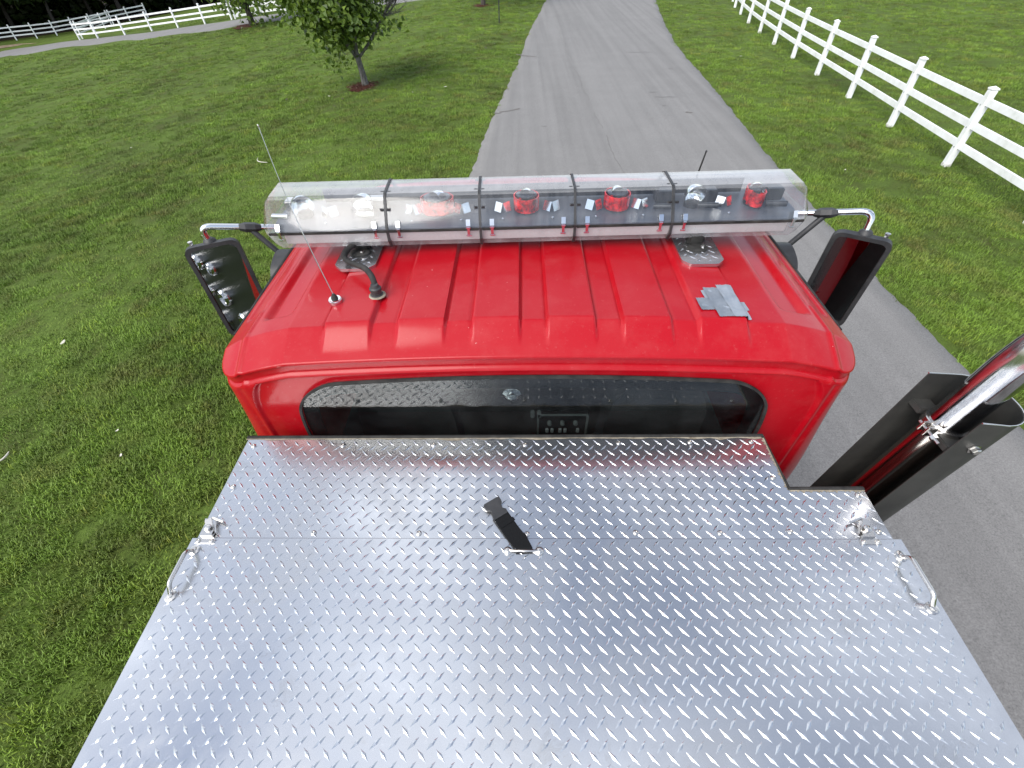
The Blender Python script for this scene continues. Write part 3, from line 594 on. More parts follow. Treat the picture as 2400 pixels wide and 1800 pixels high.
# ------------------------------------------------------------------ light bar
IN_CAB = True
BYAW = R(1.35); BC = Vector((.045, 1.75, 0))
def bp(x, y, z): v = Matrix.Rotation(BYAW, 3, 'Z') @ Vector((x, y-BC.y, z)); return (v.x+BC.x, v.y+BC.y, v.z)
def bmb(mb): mb.v = [bp(*q) for q in mb.v]; return mb
BL = 1.030; cuts = [-BL, -.552, -.204, .148, .508, BL]
mb = MB()
mb.prism(rounded([(-BL+.055, 1.622), (BL-.055, 1.622), (BL-.025, 1.70), (BL-.025, 1.81), (BL-.055, 1.888), (-BL+.055, 1.888), (-BL+.025, 1.81), (-BL+.025, 1.70)], .02), 2.826, 2.838, 'Z')
mb.box((0, 1.755, 2.815), (1.9, .10, .03))
bar = bmb(mb).build('light_bar', 'tray', truck); bar['label'] = 'long clear five section emergency light bar with red lamps inside'
zlip = 2.842; sec_u = [(1.602, zlip), (1.610, 2.858), (1.668, 2.938), (1.682, 2.946), (1.800, 2.950), (1.822, 2.940), (1.900, 2.858), (1.906, zlip)]
sec_l = [(1.604, zlip-.006), (1.602, 2.806), (1.618, 2.774), (1.888, 2.774), (1.906, 2.806), (1.904, zlip-.006)]
def shell(sec, xa, xb, enda, endb, mid=1.755, taper=.045):
    xs_ = [xa, xb]; vs = []; fs = []; n = len(sec); zb = sec[0][1]
    def row(x, sc, lift): return [(x, mid+(y-mid)*sc, z if not lift else zb+(z-zb)*lift) for y, z in sec]
    rows = []
    if enda: rows += [row(xa, .70, .45), row(xa+taper*.5, .90, .82)]; rows += [row(xa+taper, 1, None)]
    else: rows += [row(xa, 1, None)]
    if endb: rows += [row(xb-taper, 1, None), row(xb-taper*.5, .90, .82), row(xb, .70, .45)]
    else: rows += [row(xb, 1, None)]
    for r_ in rows: vs += r_
    for i in range(len(rows)-1):
        for k in range(n-1): fs.append((i*n+k, i*n+k+1, (i+1)*n+k+1, (i+1)*n+k))
    if enda: fs.append(tuple(range(n)))
    if endb: fs.append(tuple((len(rows)-1)*n+k for k in range(n)))
    m_ = MB(); m_.add(vs, fs); return m_
for i in range(5):
    xa, xb = cuts[i]+(.004 if i else 0), cuts[i+1]-(.004 if i < 4 else 0)
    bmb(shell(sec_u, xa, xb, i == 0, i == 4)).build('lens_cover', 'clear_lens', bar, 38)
    bmb(shell(sec_l, xa, xb, i == 0, i == 4, taper=.06)).build('lower_lens', 'lower_lens', bar, 38)
    # lip gasket
    mb = MB(); ins = .03 if i in (0, 4) else .002
    mb.box(((xa+xb)/2+(.02 if i == 0 else -.02 if i == 4 else 0), 1.6005, zlip-.003), (xb-xa-ins, .006, .010), bev=.002); bmb(mb).build('lip_gasket', 'rubber', bar)
    # latches
    for x in ((xa+.040 if i else xa+.075), (xb-.040 if i < 4 else xb-.075)):
        mb = MB(); mb.box((x, 1.597, zlip-.006), (.010, .004, .034), bev=.001)
        mb.prism([(1.596, zlip+.012), (1.600, zlip+.012), (1.612, zlip+.030), (1.608, zlip+.032)], x-.008, x+.008, 'X')
        mb.box((x, 1.595, zlip+.005), (.016, .005, .008), bev=.002); mb.box((x, 1.599, zlip-.026), (.020, .006, .007), bev=.002)
        bmb(mb).build('latch', 'chrome', bar)
for x in cuts[1:-1]:
    mb = MB(); m_ = 1.755; o_ = [(m_+(y-m_)*1.025, z+.004) for y, z in sec_u]+[(m_+(y-m_)*1.03, z-.004) for y, z in sec_l[::-1]]
    i_ = [(m_+(y-m_)*.965, z-.006) for y, z in sec_u]+[(m_+(y-m_)*.955, z+.006) for y, z in sec_l[::-1]]
    n_ = len(o_); vs = [(x-.0045, y, z) for y, z in o_]+[(x-.0045, y, z) for y, z in i_]+[(x+.0045, y, z) for y, z in o_]+[(x+.0045, y, z) for y, z in i_]; fs = []
    for k in range(n_):
        j = (k+1) % n_; fs += [(k, j, n_+j, n_+k), (2*n_+k, 3*n_+k, 3*n_+j, 2*n_+j), (k, 2*n_+k, 2*n_+j, j), (n_+k, n_+j, 3*n_+j, 3*n_+k)]
    mb.add(vs, fs); bmb(mb).build('divider', 'black_plastic', bar)
    for dz, dy in ((2.905, 1.640), (2.944, 1.70), (2.944, 1.79)):
        for sgn in (-1, 1):
            mb = MB(); mb.box((x+sgn*.013, dy, dz), (.012, .008, .006)); bmb(mb).build('clip', 'black_plastic', bar)
# lamps
def dish(x, y, z, r, yaw, tilt=0):
    M_ = Matrix.Rotation(yaw, 4, 'Z') @ Matrix.Rotation(R(90)+tilt, 4, 'X'); mb = MB()
    prof = [(r*.15, -.030), (r*.55, -.022), (r*.85, -.006), (r, .012), (r*1.03, .012), (r*.9, -.010), (r*.6, -.028), (r*.15, -.036)]
    mb.lathe(prof, (x, y, z), 20, M_); return mb
zc_ = 2.885
for x, yaw in ((-.90, .5), (-.66, -.3), (.62, .2)):
    bmb(dish(x, 1.745, zc_, .042, yaw, .2)).build('reflector_dish', 'reflector', bar, 30)
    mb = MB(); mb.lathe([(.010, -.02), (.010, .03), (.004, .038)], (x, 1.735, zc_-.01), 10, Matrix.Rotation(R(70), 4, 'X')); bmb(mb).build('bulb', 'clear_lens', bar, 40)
    mb = MB(); mb.lathe([(.030, 0), (.030, .018), (.020, .022)], (x, 1.75, 2.838), 16); bmb(mb).build('rotor_base', 'lamp_black', bar, 40)
for x, w_ in ((-.375, .13), (-.028, .10), (.325, .10), (.86, .065)):
    mb = MB(); n_ = 22
    mb.add(*ringmesh([(x+w_*.5*math.cos(2*math.pi*k/n_), 1.755+.055*math.sin(2*math.pi*k/n_)) for k in range(n_)], [(x+(w_*.5-.004)*math.cos(2*math.pi*k/n_), 1.755+.051*math.sin(2*math.pi*k/n_)) for k in range(n_)], 2.845, 2.896))
    mb.v = [(q[0], q[2], q[1]) for q in mb.v]; bmb(mb).build('red_filter', 'red_filter', bar, 40)
    bmb(dish(x, 1.760, zc_+.006, .030, rng.uniform(-.7, .7), .1)).build('reflector_dish', 'reflector', bar, 30)
    mb = MB(); mb.lathe([(w_*.40, 0), (w_*.40, .004), (w_*.30, .006)], (x, 1.755, 2.896), 18, Matrix.Diagonal((1, .85, 1, 1))); mb.box((x+w_*.2, 1.74, 2.908), (.022, .016, .018), bev=.003); bmb(mb).build('rotor_cap', 'tray', bar, 40)
    mb = MB(); mb.lathe([(.034, 0), (.034, .016), (.022, .020)], (x, 1.755, 2.838), 16); bmb(mb).build('rotor_base', 'lamp_black', bar, 40)
    mb = MB(); mb.box((x+.02, 1.738, zc_-.012), (.02, .014, .026), bev=.003); mb.box((x-.025, 1.735, zc_-.005), (.012, .02, .034), bev=.003); bmb(mb).build('red_lamp', 'red_filter', bar)
for x in (-.80, -.47, -.28, -.12, .07, .235, .415, .74):
    for sg in (-1, 1):
        mb = MB(); M_ = Matrix.Rotation(R(38*sg), 4, 'Z') @ Matrix.Rotation(R(-22), 4, 'X')
        mb.box((x+sg*.017, 1.735, 2.860), (.032, .0015, .036), mtx=M_); bmb(mb).build('fixed_mirror', 'reflector', bar)
    mb = MB(); mb.lathe([(.005, 0), (.005, .006), (.002, .008)], (x, 1.67, 2.839), 10); bmb(mb).build('screw', 'chrome', bar, 40)
for x in (-.62, .52, .95, -.95, .69):
    mb = MB(); mb.box((x, 1.80, 2.862), (.07, .05, .045), bev=.004); mb.tube([(x-.06, 1.71, 2.858), (x+.01, 1.69, 2.864)], .011, 10); bmb(mb).build('flasher_box', 'lamp_black' if x > .3 else 'stainless', bar, 40)
mb = MB(); mb.box((0, 1.86, 2.87), (1.7, .006, .055)); bmb(mb).build('inner_rail', 'lamp_black', bar)
# aluminium channel in the lower half
mb = MB(); mb.box((0, 1.624, 2.808), (1.90, .010, .040), bev=.003); bmb(mb).build('channel', 'channel_grey', bar)
# feet on tread plate pads
for xa in (-.635, .672):
    zz = float(roof_z(xa, 1.62))+.006; pad = rounded([(xa-.078, 1.525), (xa-.050, 1.495), (xa+.050, 1.495), (xa+.078, 1.525), (xa+.078, 1.72), (xa-.078, 1.72)], .008)
    mb = MB(); mb.prism(pad, zz-.004, zz+.008, 'Z'); pd = mb.build('foot_pad', 'tread_plate', bar)
    diamonds('raised_diamonds', [(xa-.075, 1.53), (xa-.048, 1.498), (xa+.048, 1.498), (xa+.075, 1.53), (xa+.075, 1.70), (xa-.075, 1.70)], bar, zz+.0081, .0, .004)
    mb = MB(); mb.lathe([(.040, 0), (.040, .006), (.034, .010), (.012, .0105)], (xa, 1.605, zz+.008), 18, Matrix.Diagonal((1, .7, 1, 1))); mb.box((xa, 1.655, zz+.030), (.06, .05, .05), bev=.008); mb.build('foot', 'rubber', bar, 40)
    mb = MB(); mb.lathe([(.008, 0), (.008, .008), (.004, .009)], (xa+.012, 1.594, zz+.0185), 6); mb.build('bolt', 'stainless', bar)

# supply cable
mb = MB(); zr = float(roof_z(-.512, 1.341))
cp = [(-.600, 1.66, 2.775), (-.640, 1.62, 2.782), (-.672, 1.575, 2.772), (-.676, 1.54, 2.762), (-.650, 1.505, 2.762), (-.605, 1.468, 2.772), (-.560, 1.420, 2.788), (-.528, 1.375, 2.790), (-.514, 1.350, 2.775), (-.512, 1.341, zr+.02)]
def smoothp(p, it=2):
    p = [Vector(q) for q in p]
    for _ in range(it): p = [p[0]]+[q for a, b in zip(p[:-1], p[1:]) for q in (a*.75+b*.25, a*.25+b*.75)]+[p[-1]]
    return p
mb.tube(smoothp(cp), .0105, 12); cbl = mb.build('supply_cable', 'rubber', truck, 60)
mb = MB(); mb.lathe([(.023, 0), (.023, .004), (.019, .006), (.019, .020), (.021, .022), (.021, .030), (.016, .034), (.013, .044)], (-.512, 1.338, zr-.002), 12); mb.build('cable_gland', 'black_plastic', cbl, 30)
mb = MB(); mb.lathe([(.030, 0), (.028, .002)], (-.510, 1.336, zr-.0005), 14); mb.build('sealant_ring', 'grime', cbl)
# roof antenna
ax, ay = -.650, 1.305; az = float(roof_z(ax, ay)); mb = MB()
mb.lathe([(.023, 0), (.024, .004), (.022, .012), (.020, .013), (.020, .016)], (ax, ay, az), 22); ant = mb.build('roof_antenna', 'chrome', truck, 35)
mb = MB(); mb.lathe([(.012, .016), (.011, .022), (.005, .034)], (ax, ay, az), 14); mb.build('boot', 'rubber', ant, 40)
mb = MB(); tip = Vector((-.790, 1.500, 3.227)); b0 = Vector((ax, ay, az+.03)); mb.tube([b0+(tip-b0)*t+Vector((-.012, 0, .012))*math.sin(math.pi*t) for t in np.linspace(0, 1, 12)], [.0016]*6+[.0012]*6, 6); mb.build('whip', 'stainless', ant, 60)
mb = MB(); mb.lathe([(.001, -.004), (.0034, 0), (.001, .004)], tuple(tip), 8); mb.build('tip_ball', 'stainless', ant, 60)
# black whip rising from the fender
IN_CAB = False
mb = MB(); mb.tube([(1.14, 3.3, 1.34), (1.234, 3.3, 2.375), (1.25, 3.3, 2.508)], [.007, .006, .005], 6); mb.lathe([(.001, -.009), (.009, 0), (.001, .009)], (1.25, 3.3, 2.508), 8); mb.build('fender_whip', 'black_plastic', truck, 60)

# ------------------------------------------------------------------ mirrors
IN_CAB = True
for s in (-1, 1):
    cx, cy = (-1.395, 1.85) if s < 0 else (1.475, 1.85); ztop = 2.655 if s < 0 else 2.662
    yaw = R(-13)*s*-1; M_ = Matrix.Translation((cx, cy, ztop-.235)) @ Matrix.Rotation(R(16)*s, 4, 'Z') @ Matrix.Rotation(R(-3), 4, 'X')
    if s > 0: M_ = Matrix.Translation((cx, cy, ztop-.235)) @ Matrix.Rotation(R(-31), 4, 'Z') @ Matrix.Rotation(R(4), 4, 'X')
    else: M_ = Matrix.Translation((cx, cy, ztop-.235)) @ Matrix.Rotation(R(26), 4, 'Z') @ Matrix.Rotation(R(-4), 4, 'X')
    hw_, hh_ = .112, .235
    o_ = rounded([(-hw_, -hh_), (hw_, -hh_), (hw_, hh_), (-hw_, hh_)], .042); g_ = rounded([(-hw_+.016, -hh_+.016), (hw_-.016, -hh_+.016), (hw_-.016, hh_-.016), (-hw_+.016, hh_-.016)], .032)
    # bowl-shaped back with a chrome cap, black bezel, recessed glass
    vs = []; fs = []; n_ = len(o_)
    for sc, y in ((1, -.012), (1.0, .012), (.95, .045), (.80, .075), (.4, .085)):
        vs += [M_ @ Vector((x*sc, y, z*sc)) for x, z in o_]
    fs = [(i*n_+k, i*n_+(k+1) % n_, (i+1)*n_+(k+1) % n_, (i+1)*n_+k) for i in range(1, 4) for k in range(n_)]+[tuple(4*n_+k for k in range(n_))]
    mb = MB(); mb.add(vs, fs); mir = mb.build('mirror', 'chrome', truck, 50); mir['label'] = 'tall chrome backed side mirror in a black bezel'
    mb = MB(); v_, f_ = ringmesh([(x*1.012, z*1.008) for x, z in o_], g_, -.016, .016); mb.add([M_ @ Vector(q) for q in v_], f_); mb.build('bezel', 'black_plastic', mir, 30)
    mb = MB(); v0 = MB(); v0.prism(g_, -.004, .004, 'Y'); mb.add([M_ @ Vector(q) for q in v0.v], v0.f); mb.build('mirror_glass', 'mirror_glass', mir)
    top = M_ @ Vector((0, .02, hh_)); bx, by, bz = (-1.372, 1.88, 2.722) if s < 0 else (1.475, 1.88, 2.745)
    inn_ = (X0+s*1.06, 2.06, 2.625) if s < 0 else (X0+s*1.06, 2.06, 2.655)
    mb = MB(); mb.tube(arc_path([tuple(top-Vector((0, 0, .02))), (top.x+s*.012, by, bz+.004), inn_], .062, 12), .0135, 14); mb.build('support_arm', 'chrome', mir, 60)
    mb = MB(); mb.lathe([(.030, 0), (.026, .012), (.017, .020)], tuple(top-Vector((0, 0, .004))), 14); mb.build('arm_socket', 'black_plastic', mir, 40)
    q = Vector((bx, by, bz))*.62+Vector(inn_)*.38
    dirv = (Vector(inn_)-Vector((bx, by, bz))).normalized()
    mb = MB(); mb.tube([q-dirv*.045, q-dirv*.02, q+dirv*.02, q+dirv*.045], [.013, .022, .022, .013], 6); mb.build('clamp_block', 'black_plastic', mir)
    mb = MB(); mb.tube([q+Vector((0, 0, -.012)), (X0+s*1.135, 1.93, 2.50)], .0125, 10); mb.build('strut', 'black_plastic', mir, 60)
    mb = MB(); mb.prism(rounded([(1.70, 2.30), (2.05, 2.30), (2.05, 2.52), (1.90, 2.60), (1.78, 2.56)], .05), X0+s*1.09, X0+s*1.175, 'X'); mb.build('mount_cover', 'black_plastic', mir, 40)
    mb = MB(); b_ = M_ @ Vector((-.075*-s*-1, .035, hh_-.012)); mb.lathe([(.009, 0), (.009, .012), (.011, .012), (.011, .019), (.006, .021)], tuple(M_ @ Vector((.078*s, .03, hh_-.006))), 8); mb.build('bolt', 'stainless', mir)

# ------------------------------------------------------------------ exhaust stack
IN_CAB = False
def lean(mb):
    ca_, sa_ = math.cos(R(6.5)), math.sin(R(6.5)); mb.v = [((x-1.19)*ca_+(z-2.45)*sa_+1.19, y, -(x-1.19)*sa_+(z-2.45)*ca_+2.45) for x, y, z in mb.v]; return mb
SX, SY = 1.215, .862; mb = MB()
mb.tube([(SX, SY, .9), (SX, SY, 2.66)], .045, 28); stk = lean(mb).build('exhaust_stack', 'pipe_steel', truck, 60); stk['label'] = 'chrome exhaust stack with black heat shield behind the cab'
mb = MB(); pth = [(SX, SY, 2.585), (SX, SY, 2.79)]
for k in range(1, 13):
    a = R(36)*k/12; pth.append((SX+.55*(1-math.cos(a)), SY-.05*(1-math.cos(a)), 2.79+.55*math.sin(a)))
mb.tube(pth, .0485, 30); up_ = lean(mb).build('stack_tip', 'stack_chrome', stk, 60)
U = [(1.140, .955), (1.235, .958)]+[(1.235+.097*math.sin(t), .862+.096*math.cos(t)) for t in np.linspace(.05, math.pi-.05, 16)]+[(1.235, .766), (1.165, .769)]
Ui = [(1.1405, .952), (1.235, .955)]+[(1.235+.094*math.sin(t), .862+.093*math.cos(t)) for t in np.linspace(.05, math.pi-.05, 16)]+[(1.235, .769), (1.1655, .772)]
mb = MB(); n_ = len(U); vs = [(x, y, 1.3) for x, y in U]+[(x, y, 1.3) for x, y in Ui]+[(x, y, 2.70) for x, y in U]+[(x, y, 2.70) for x, y in Ui]; fs = []
for k in range(n_-1): fs += [(k, k+1, 2*n_+k+1, 2*n_+k), (n_+k+1, n_+k, 3*n_+k, 3*n_+k+1), (2*n_+k, 2*n_+k+1, 3*n_+k+1, 3*n_+k)]
fs += [(0, 2*n_, 3*n_, n_), (n_-1, 2*n_-1, 4*n_-1, 3*n_-1)]
mb.add(vs, fs); lean(mb).build('heat_shield', 'shield_steel', stk, 40)
mb = MB(); mb.tube([(x, y, 2.7005) for x, y in U], .0022, 6); lean(mb).build('bright_rim', 'stainless', stk, 60)
mb = MB(); mb.lathe([(.0535, 0), (.0555, .002), (.0555, .028), (.0535, .030)], (SX, SY, 2.570), 26)
mb.box((SX-.062, SY-.008, 2.585), (.030, .008, .034), bev=.002); mb.box((SX-.062, SY-.030, 2.585), (.030, .008, .034), bev=.002); lean(mb).build('band_clamp', 'stainless', stk, 40)
mb = MB(); mb.tube([(SX-.066, SY+.01, 2.585), (SX-.066, SY-.075, 2.585)], .0045, 8); mb.lathe([(.010, 0), (.010, .012)], (SX-.066, SY-.048, 2.585), 6, Matrix.Rotation(R(90), 4, 'X')); lean(mb).build('clamp_bolt', 'stainless', stk)
mb = MB(); mb.lathe([(.017, 0), (.017, .003), (.012, .004), (.012, .013), (.009, .015)], (1.225, .766, 2.60), 6, Matrix.Rotation(R(90), 4, 'X')); lean(mb).build('shield_bolt', 'stainless', stk)
for yq_, zq_ in ((.80, 2.575), (.935, 2.585)):
    mb = MB(); mb.box((1.20, yq_, zq_), (.06, .05, .022), bev=.003); lean(mb).build('shield_bracket', 'shield_steel', stk)

# ------------------------------------------------------------------ duct tape patch on the roof
IN_CAB = True
tp = empty('tape_patch', cabx((.672, 1.285, 2.72))); tag(tp, 'patch of grey duct tape strips stuck on the red roof beside the stack', 'tape')
def tape(cx, cy, w, l, rot, lift):
    nx_, ny_ = 24, 24; vs = []; fs = []
    for j in range(ny_+1):
        for i in range(nx_+1):
            a, b = (i/nx_-.5)*w, (j/ny_-.5)*l
            if j in (0, ny_): b += rng.normal(0, .0012)
            x = cx+a*math.cos(rot)-b*math.sin(rot); y = cy+a*math.sin(rot)+b*math.cos(rot)
            h = max(float(roof_z(x+dx, y)) for dx in (-.006, 0, .006)); vs.append((x, y, h+lift+.0008*math.sin(b*90+a*40)+.0005*math.sin(a*170)))
    fs = [(j*(nx_+1)+i, j*(nx_+1)+i+1, (j+1)*(nx_+1)+i+1, (j+1)*(nx_+1)+i) for j in range(ny_) for i in range(nx_)]
    m_ = MB(); m_.add(vs, fs); m_.build('tape_strip', 'tape', tp, 60)
tape(0.678, 1.319, 0.124, 0.052, R(3), .0020); tape(0.676, 1.271, 0.162, 0.052, R(1), .0023); tape(0.700, 1.224, 0.097, 0.050, R(0), .0026)
tape(0.657, 1.276, 0.052, 0.162, R(4), .0036); tape(0.708, 1.286, 0.054, 0.178, R(4), .0044); tape(0.611, 1.261, 0.050, 0.065, R(3), .0034)

IN_CAB = False
# ------------------------------------------------------------------ white rail fences
def fence(label, posts, group=None, h=1.33, rails=(0.42, 0.76, 1.13), size=.115):
    p0 = posts[0]; root = empty('rail_fence', (p0[0], p0[1], float(terrain_z(p0[0], p0[1])))); WLOC[root.name] = tuple(root.location)
    tag(root, label, 'fence', group)
    P = [Vector((p[0], p[1], float(terrain_z(p[0], p[1])))) for p in posts]; n = len(P)
    for i, p in enumerate(P):
        d = (P[min(i+1, n-1)]-P[max(i-1, 0)]); a = math.atan2(d.y, d.x); lean = Matrix.Rotation(rng.normal(0, .008), 4, 'X') @ Matrix.Rotation(rng.normal(0, .008), 4, 'Y') @ Matrix.Rotation(a, 4, 'Z')
        mb = MB(); mb.box(p+Vector((0, 0, h/2-.06)), (size, size, h+.08), mtx=lean, bev=.006); po = mb.build('post', 'fence_white', root)
        mb = MB(); c = p+Vector((0, 0, h-.012)); s = size/2+.006; M4 = Matrix.Rotation(a, 4, 'Z')
        vs = [M4 @ Vector((x*s, y*s, z))+c for z in (0, .022) for x, y in ((-1, -1), (1, -1), (1, 1), (-1, 1))]+[c+Vector((0, 0, .055))]
        mb.add(vs, [(3, 2, 1, 0), (0, 1, 5, 4), (1, 2, 6, 5), (2, 3, 7, 6), (3, 0, 4, 7), (4, 5, 8), (5, 6, 8), (6, 7, 8), (7, 4, 8)]); mb.build('post_cap', 'fence_white', po)
        if size > .1 and i < 12 and (p.xy.length < 30):
            mb = MB(); mb.box(p+Vector((0, 0, .03)), (size+.004, size+.004, .09), mtx=lean, bev=.004); mb.build('splashed_foot', 'fence_foot', po)
            for rh in rails:
                mb = MB(); sd = Vector((-math.cos(a-math.pi/2), -math.sin(a-math.pi/2), 0)); mb.lathe([(.014, 0), (.014, .004), (.008, .006)], p+Vector((0, 0, rh-.05))+sd*(size/2), 8, sd.to_track_quat('Z', 'Y').to_matrix().to_4x4()); mb.build('rail_button', 'trim_grey', po)
    for a_, b_ in zip(P[:-1], P[1:]):
        for rh in rails:
            d = b_-a_; L = d.length; sag = rng.normal(0, .008)
            M4 = d.to_track_quat('X', 'Z').to_matrix().to_4x4(); mb = MB(); mb.box((a_+b_)/2+Vector((0, 0, rh+sag)), (L-size*.9, .040, .116), mtx=M4, bev=.004); mb.build('rail', 'fence_white', root)
    return root
fp = [(8.352, 9.467), (8.60, 11.88), (8.86, 14.31), (9.10, 16.74), (9.36, 19.17), (9.66, 21.59), (9.99, 24.01), (10.36, 26.42), (10.79, 28.82), (11.30, 31.21), (11.95, 33.56), (12.8, 35.85), (13.9, 38.0), (15.2, 40.1), (16.7, 42.1)]
fence('white three rail fence along the lane beside the exhaust stack', [(8.02, 4.60), (8.12, 7.04)]+fp)
lf = [ground(*q) for q in ((188, 93.5), (231, 90.5), (294, 82.5), (357, 73.5), (418, 65), (481, 56), (544, 47))]
fence('white fence beside the far road, from the corner post to the gates', lf)
dA = [ground(*q) for q in ((-8, 101), (40, 95), (88, 90), (135, 84))]; st_ = dA[3]-dA[2]
fence('white fence running in front of the dark woods behind the corner post', [dA[0]-(dA[1]-dA[0]), *dA, dA[3]+st_, dA[3]+2*st_, dA[3]+3*st_, dA[3]+4.1*st_, dA[3]+5.2*st_])
c0 = lf[0]; c3 = dA[3]+3.2*st_
fence('short white fence joining the corner post to the fence by the woods', [c0+(c3-c0)*t for t in (.06, .36, .68, .96)])
def gate(label, a, b, flip, group):
    a = Vector(a); b = Vector(b); root = empty('gate', a); WLOC[root.name] = tuple(a); tag(root, label, 'gate', group); d = b-a; L = d.length; M4 = d.to_track_quat('X', 'Z').to_matrix().to_4x4(); u = d.normalized()
    for q in (.08, L-.08):
        mb = MB(); mb.box(a+u*q+Vector((0, 0, .68)), (.12, .10, 1.30), mtx=Matrix.Rotation(math.atan2(d.y, d.x), 4, 'Z'), bev=.005); mb.build('stile', 'fence_white', root)
    for z in (.20, .68, 1.20):
        mb = MB(); mb.box((a+b)/2+Vector((0, 0, z)), (L-.3, .045, .14), mtx=M4, bev=.004); mb.build('rail', 'fence_white', root)
    for z0, z1 in (((.25, 1.15), (1.15, .25)) if flip else ((.25, 1.15),)):
        p, q = a+u*.2+Vector((0, 0, z0)), b-u*.2+Vector((0, 0, z1)); mb = MB(); mb.box((p+q)/2+Vector((0, .05, 0)), ((q-p).length, .03, .11), mtx=(q-p).to_track_quat('X', 'Z').to_matrix().to_4x4()); mb.build('brace', 'fence_white', root)
gate('white wooden gate with a single diagonal brace', ground(550, 46), ground(606, 36), False, 'gates by the far road')
gate('white wooden gate with crossed braces', ground(612, 34.5), ground(672, 26.5), True, 'gates by the far road')

# ------------------------------------------------------------------ trees
def tree(name, base, label, H, forks, crown, leaf, nleaf, trunk_r, barkm, leafm, clear, lean=(0, 0), group=None, bare=False, seed=1, crown_me=None):
    rs = np.random.default_rng(seed); base = Vector(base); root = empty(name, base); WLOC[root.name] = tuple(base); tag(root, label, 'tree', group)
    (ccx, ccy, ccz), (rx_, ry_, rz_) = crown
    mb = MB(); top = Vector((lean[0], lean[1], clear)); pts = [Vector((0, 0, -.1)), Vector((lean[0]*.1, 0, .05)), Vector((lean[0]*.35, lean[1]*.3, clear*.45)), top]
    mb.tube(pts, [trunk_r*1.5, trunk_r*1.2, trunk_r*.95, trunk_r*.8], 12); tips = []
    for k in range(forks):
        a = 2*math.pi*k/forks+rs.uniform(-.4, .4); rr = rs.uniform(.45, .95)
        e = Vector((ccx+rx_*rr*math.cos(a), ccy+ry_*rr*math.sin(a), ccz+rz_*rs.uniform(-.35, .55)))
        q = top+Vector((0, 0, -rs.uniform(0, .35)*clear)); c1_ = q+(e-q)*.35+Vector((0, 0, .15*H*rs.uniform(.2, .8))); pth = [q*(1-t)**2+c1_*2*t*(1-t)+e*t*t for t in np.linspace(0, 1, 7)]
        r0 = trunk_r*rs.uniform(.42, .6); mb.tube(pth, [r0*(1-.85*t) for t in np.linspace(0, 1, 7)], 7); tips.append(e)
        for _ in range(4):
            s_ = pth[rs.integers(2, 6)]; ee = s_+Vector(rs.normal(0, .45, 3)*np.array([rx_, ry_, rz_])*.7); tips.append(ee)
            mb.tube([s_, (s_+ee)/2+Vector(rs.normal(0, .06, 3)), ee], [r0*.35, r0*.22, r0*.08], 5)
    mb.v = [tuple(Vector(q)+base) for q in mb.v]; mb.build('trunk', barkm, root, 60)
    if bare:
        mb = MB(); lim = [Vector((.0, 0, clear*.9)), Vector((.45, -.05, clear*1.35)), Vector((.85, 0, clear*1.9)), Vector((1.25, .05, clear*2.15)), Vector((1.6, 0, clear*2.7))]
        mb.tube(smoothp(lim, 1), [.05-.004*k for k in range(len(smoothp(lim, 1)))], 7)
        for k in range(46):
            s_ = lim[2]+(lim[4]-lim[2])*rs.random(); dd = Vector((rs.uniform(.1, .8), rs.normal(0, .35), rs.uniform(-.05, .9))); mid_ = s_+dd*.5+Vector(rs.normal(0, .05, 3)); e = s_+dd
            mb.tube([s_, mid_, e], [.012, .007, .003], 4)
            for _ in range(3): mb.tube([mid_, mid_+Vector(rs.normal(0, .2, 3))+Vector((.1, 0, .1))], [.005, .002], 4)
        mb.v = [tuple(Vector(q)+base) for q in mb.v]; mb.build('bare_branch', 'bark', root, 60)
    if crown_me is None:
        # leaves gather in clumps around branch tips and on the crown surface
        nc = max(26, nleaf//90); cl = []
        while len(cl) < nc:
            v = rs.normal(0, 1, 3); v /= np.linalg.norm(v); r_ = rs.uniform(.35, 1.0)**.6
            cl.append(np.array([ccx, ccy, ccz])+v*r_*np.array([rx_, ry_, rz_]))
        cl = np.array(cl+[np.array(t) for t in tips]); ci = rs.integers(0, len(cl), nleaf)
        spread = np.array([rx_, ry_, rz_*.55])*.20; ctr = cl[ci]+rs.normal(0, 1, (nleaf, 3))*spread
        nrm = rs.normal(0, .55, (nleaf, 3))+np.array([0, 0, .75])+.35*(ctr-np.array([ccx, ccy, ccz]))/np.array([rx_, ry_, rz_]); nrm /= np.linalg.norm(nrm, axis=1)[:, None]
        ax_ = np.cross(nrm, rs.normal(0, 1, (nleaf, 3))); ax_ /= np.linalg.norm(ax_, axis=1)[:, None]; bx_ = np.cross(nrm, ax_); sz = leaf*rs.uniform(.6, 1.25, nleaf)[:, None]
        # six-point leaf folded along its midrib
        L0 = ctr-ax_*sz*.5; L5 = ctr+ax_*sz*.55-nrm*sz*.18; m1 = ctr-ax_*sz*.08; 
        l1 = m1+bx_*sz*.48+nrm*sz*.14; r1 = m1-bx_*sz*.48+nrm*sz*.14
        vs = np.stack([L0, l1, L5, r1], 1).reshape(-1, 3); fs = np.arange(nleaf)[:, None]*4+np.array([[0, 1, 2], [0, 2, 3]]).reshape(1, -1); fs = fs.reshape(-1, 3)
        crown_me = np_mesh('crown', vs, fs, leafm)
    link('crown', crown_me, root, base)
    return root, crown_me
b1_ = ground(858, 202)
tree('redbud_tree', b1_, 'small leafy tree with a bare branch rising from red mulch on the lawn', 4.2, 7, ((-.50, 0, 2.42), (1.5, 1.5, 1.30)), .145, 7800, .098, 'bark', 'leaf', .88, lean=(-.08, 0), bare=True, seed=3)
b2_ = ground(593, 61); tree('lawn_tree', b2_, 'dark multi stemmed tree in front of the white gates', 7.5, 9, ((.2, 0, 4.2), (3.6, 3.2, 2.6)), .26, 5200, .20, 'dark_bark', 'leaf', 1.1, seed=5)
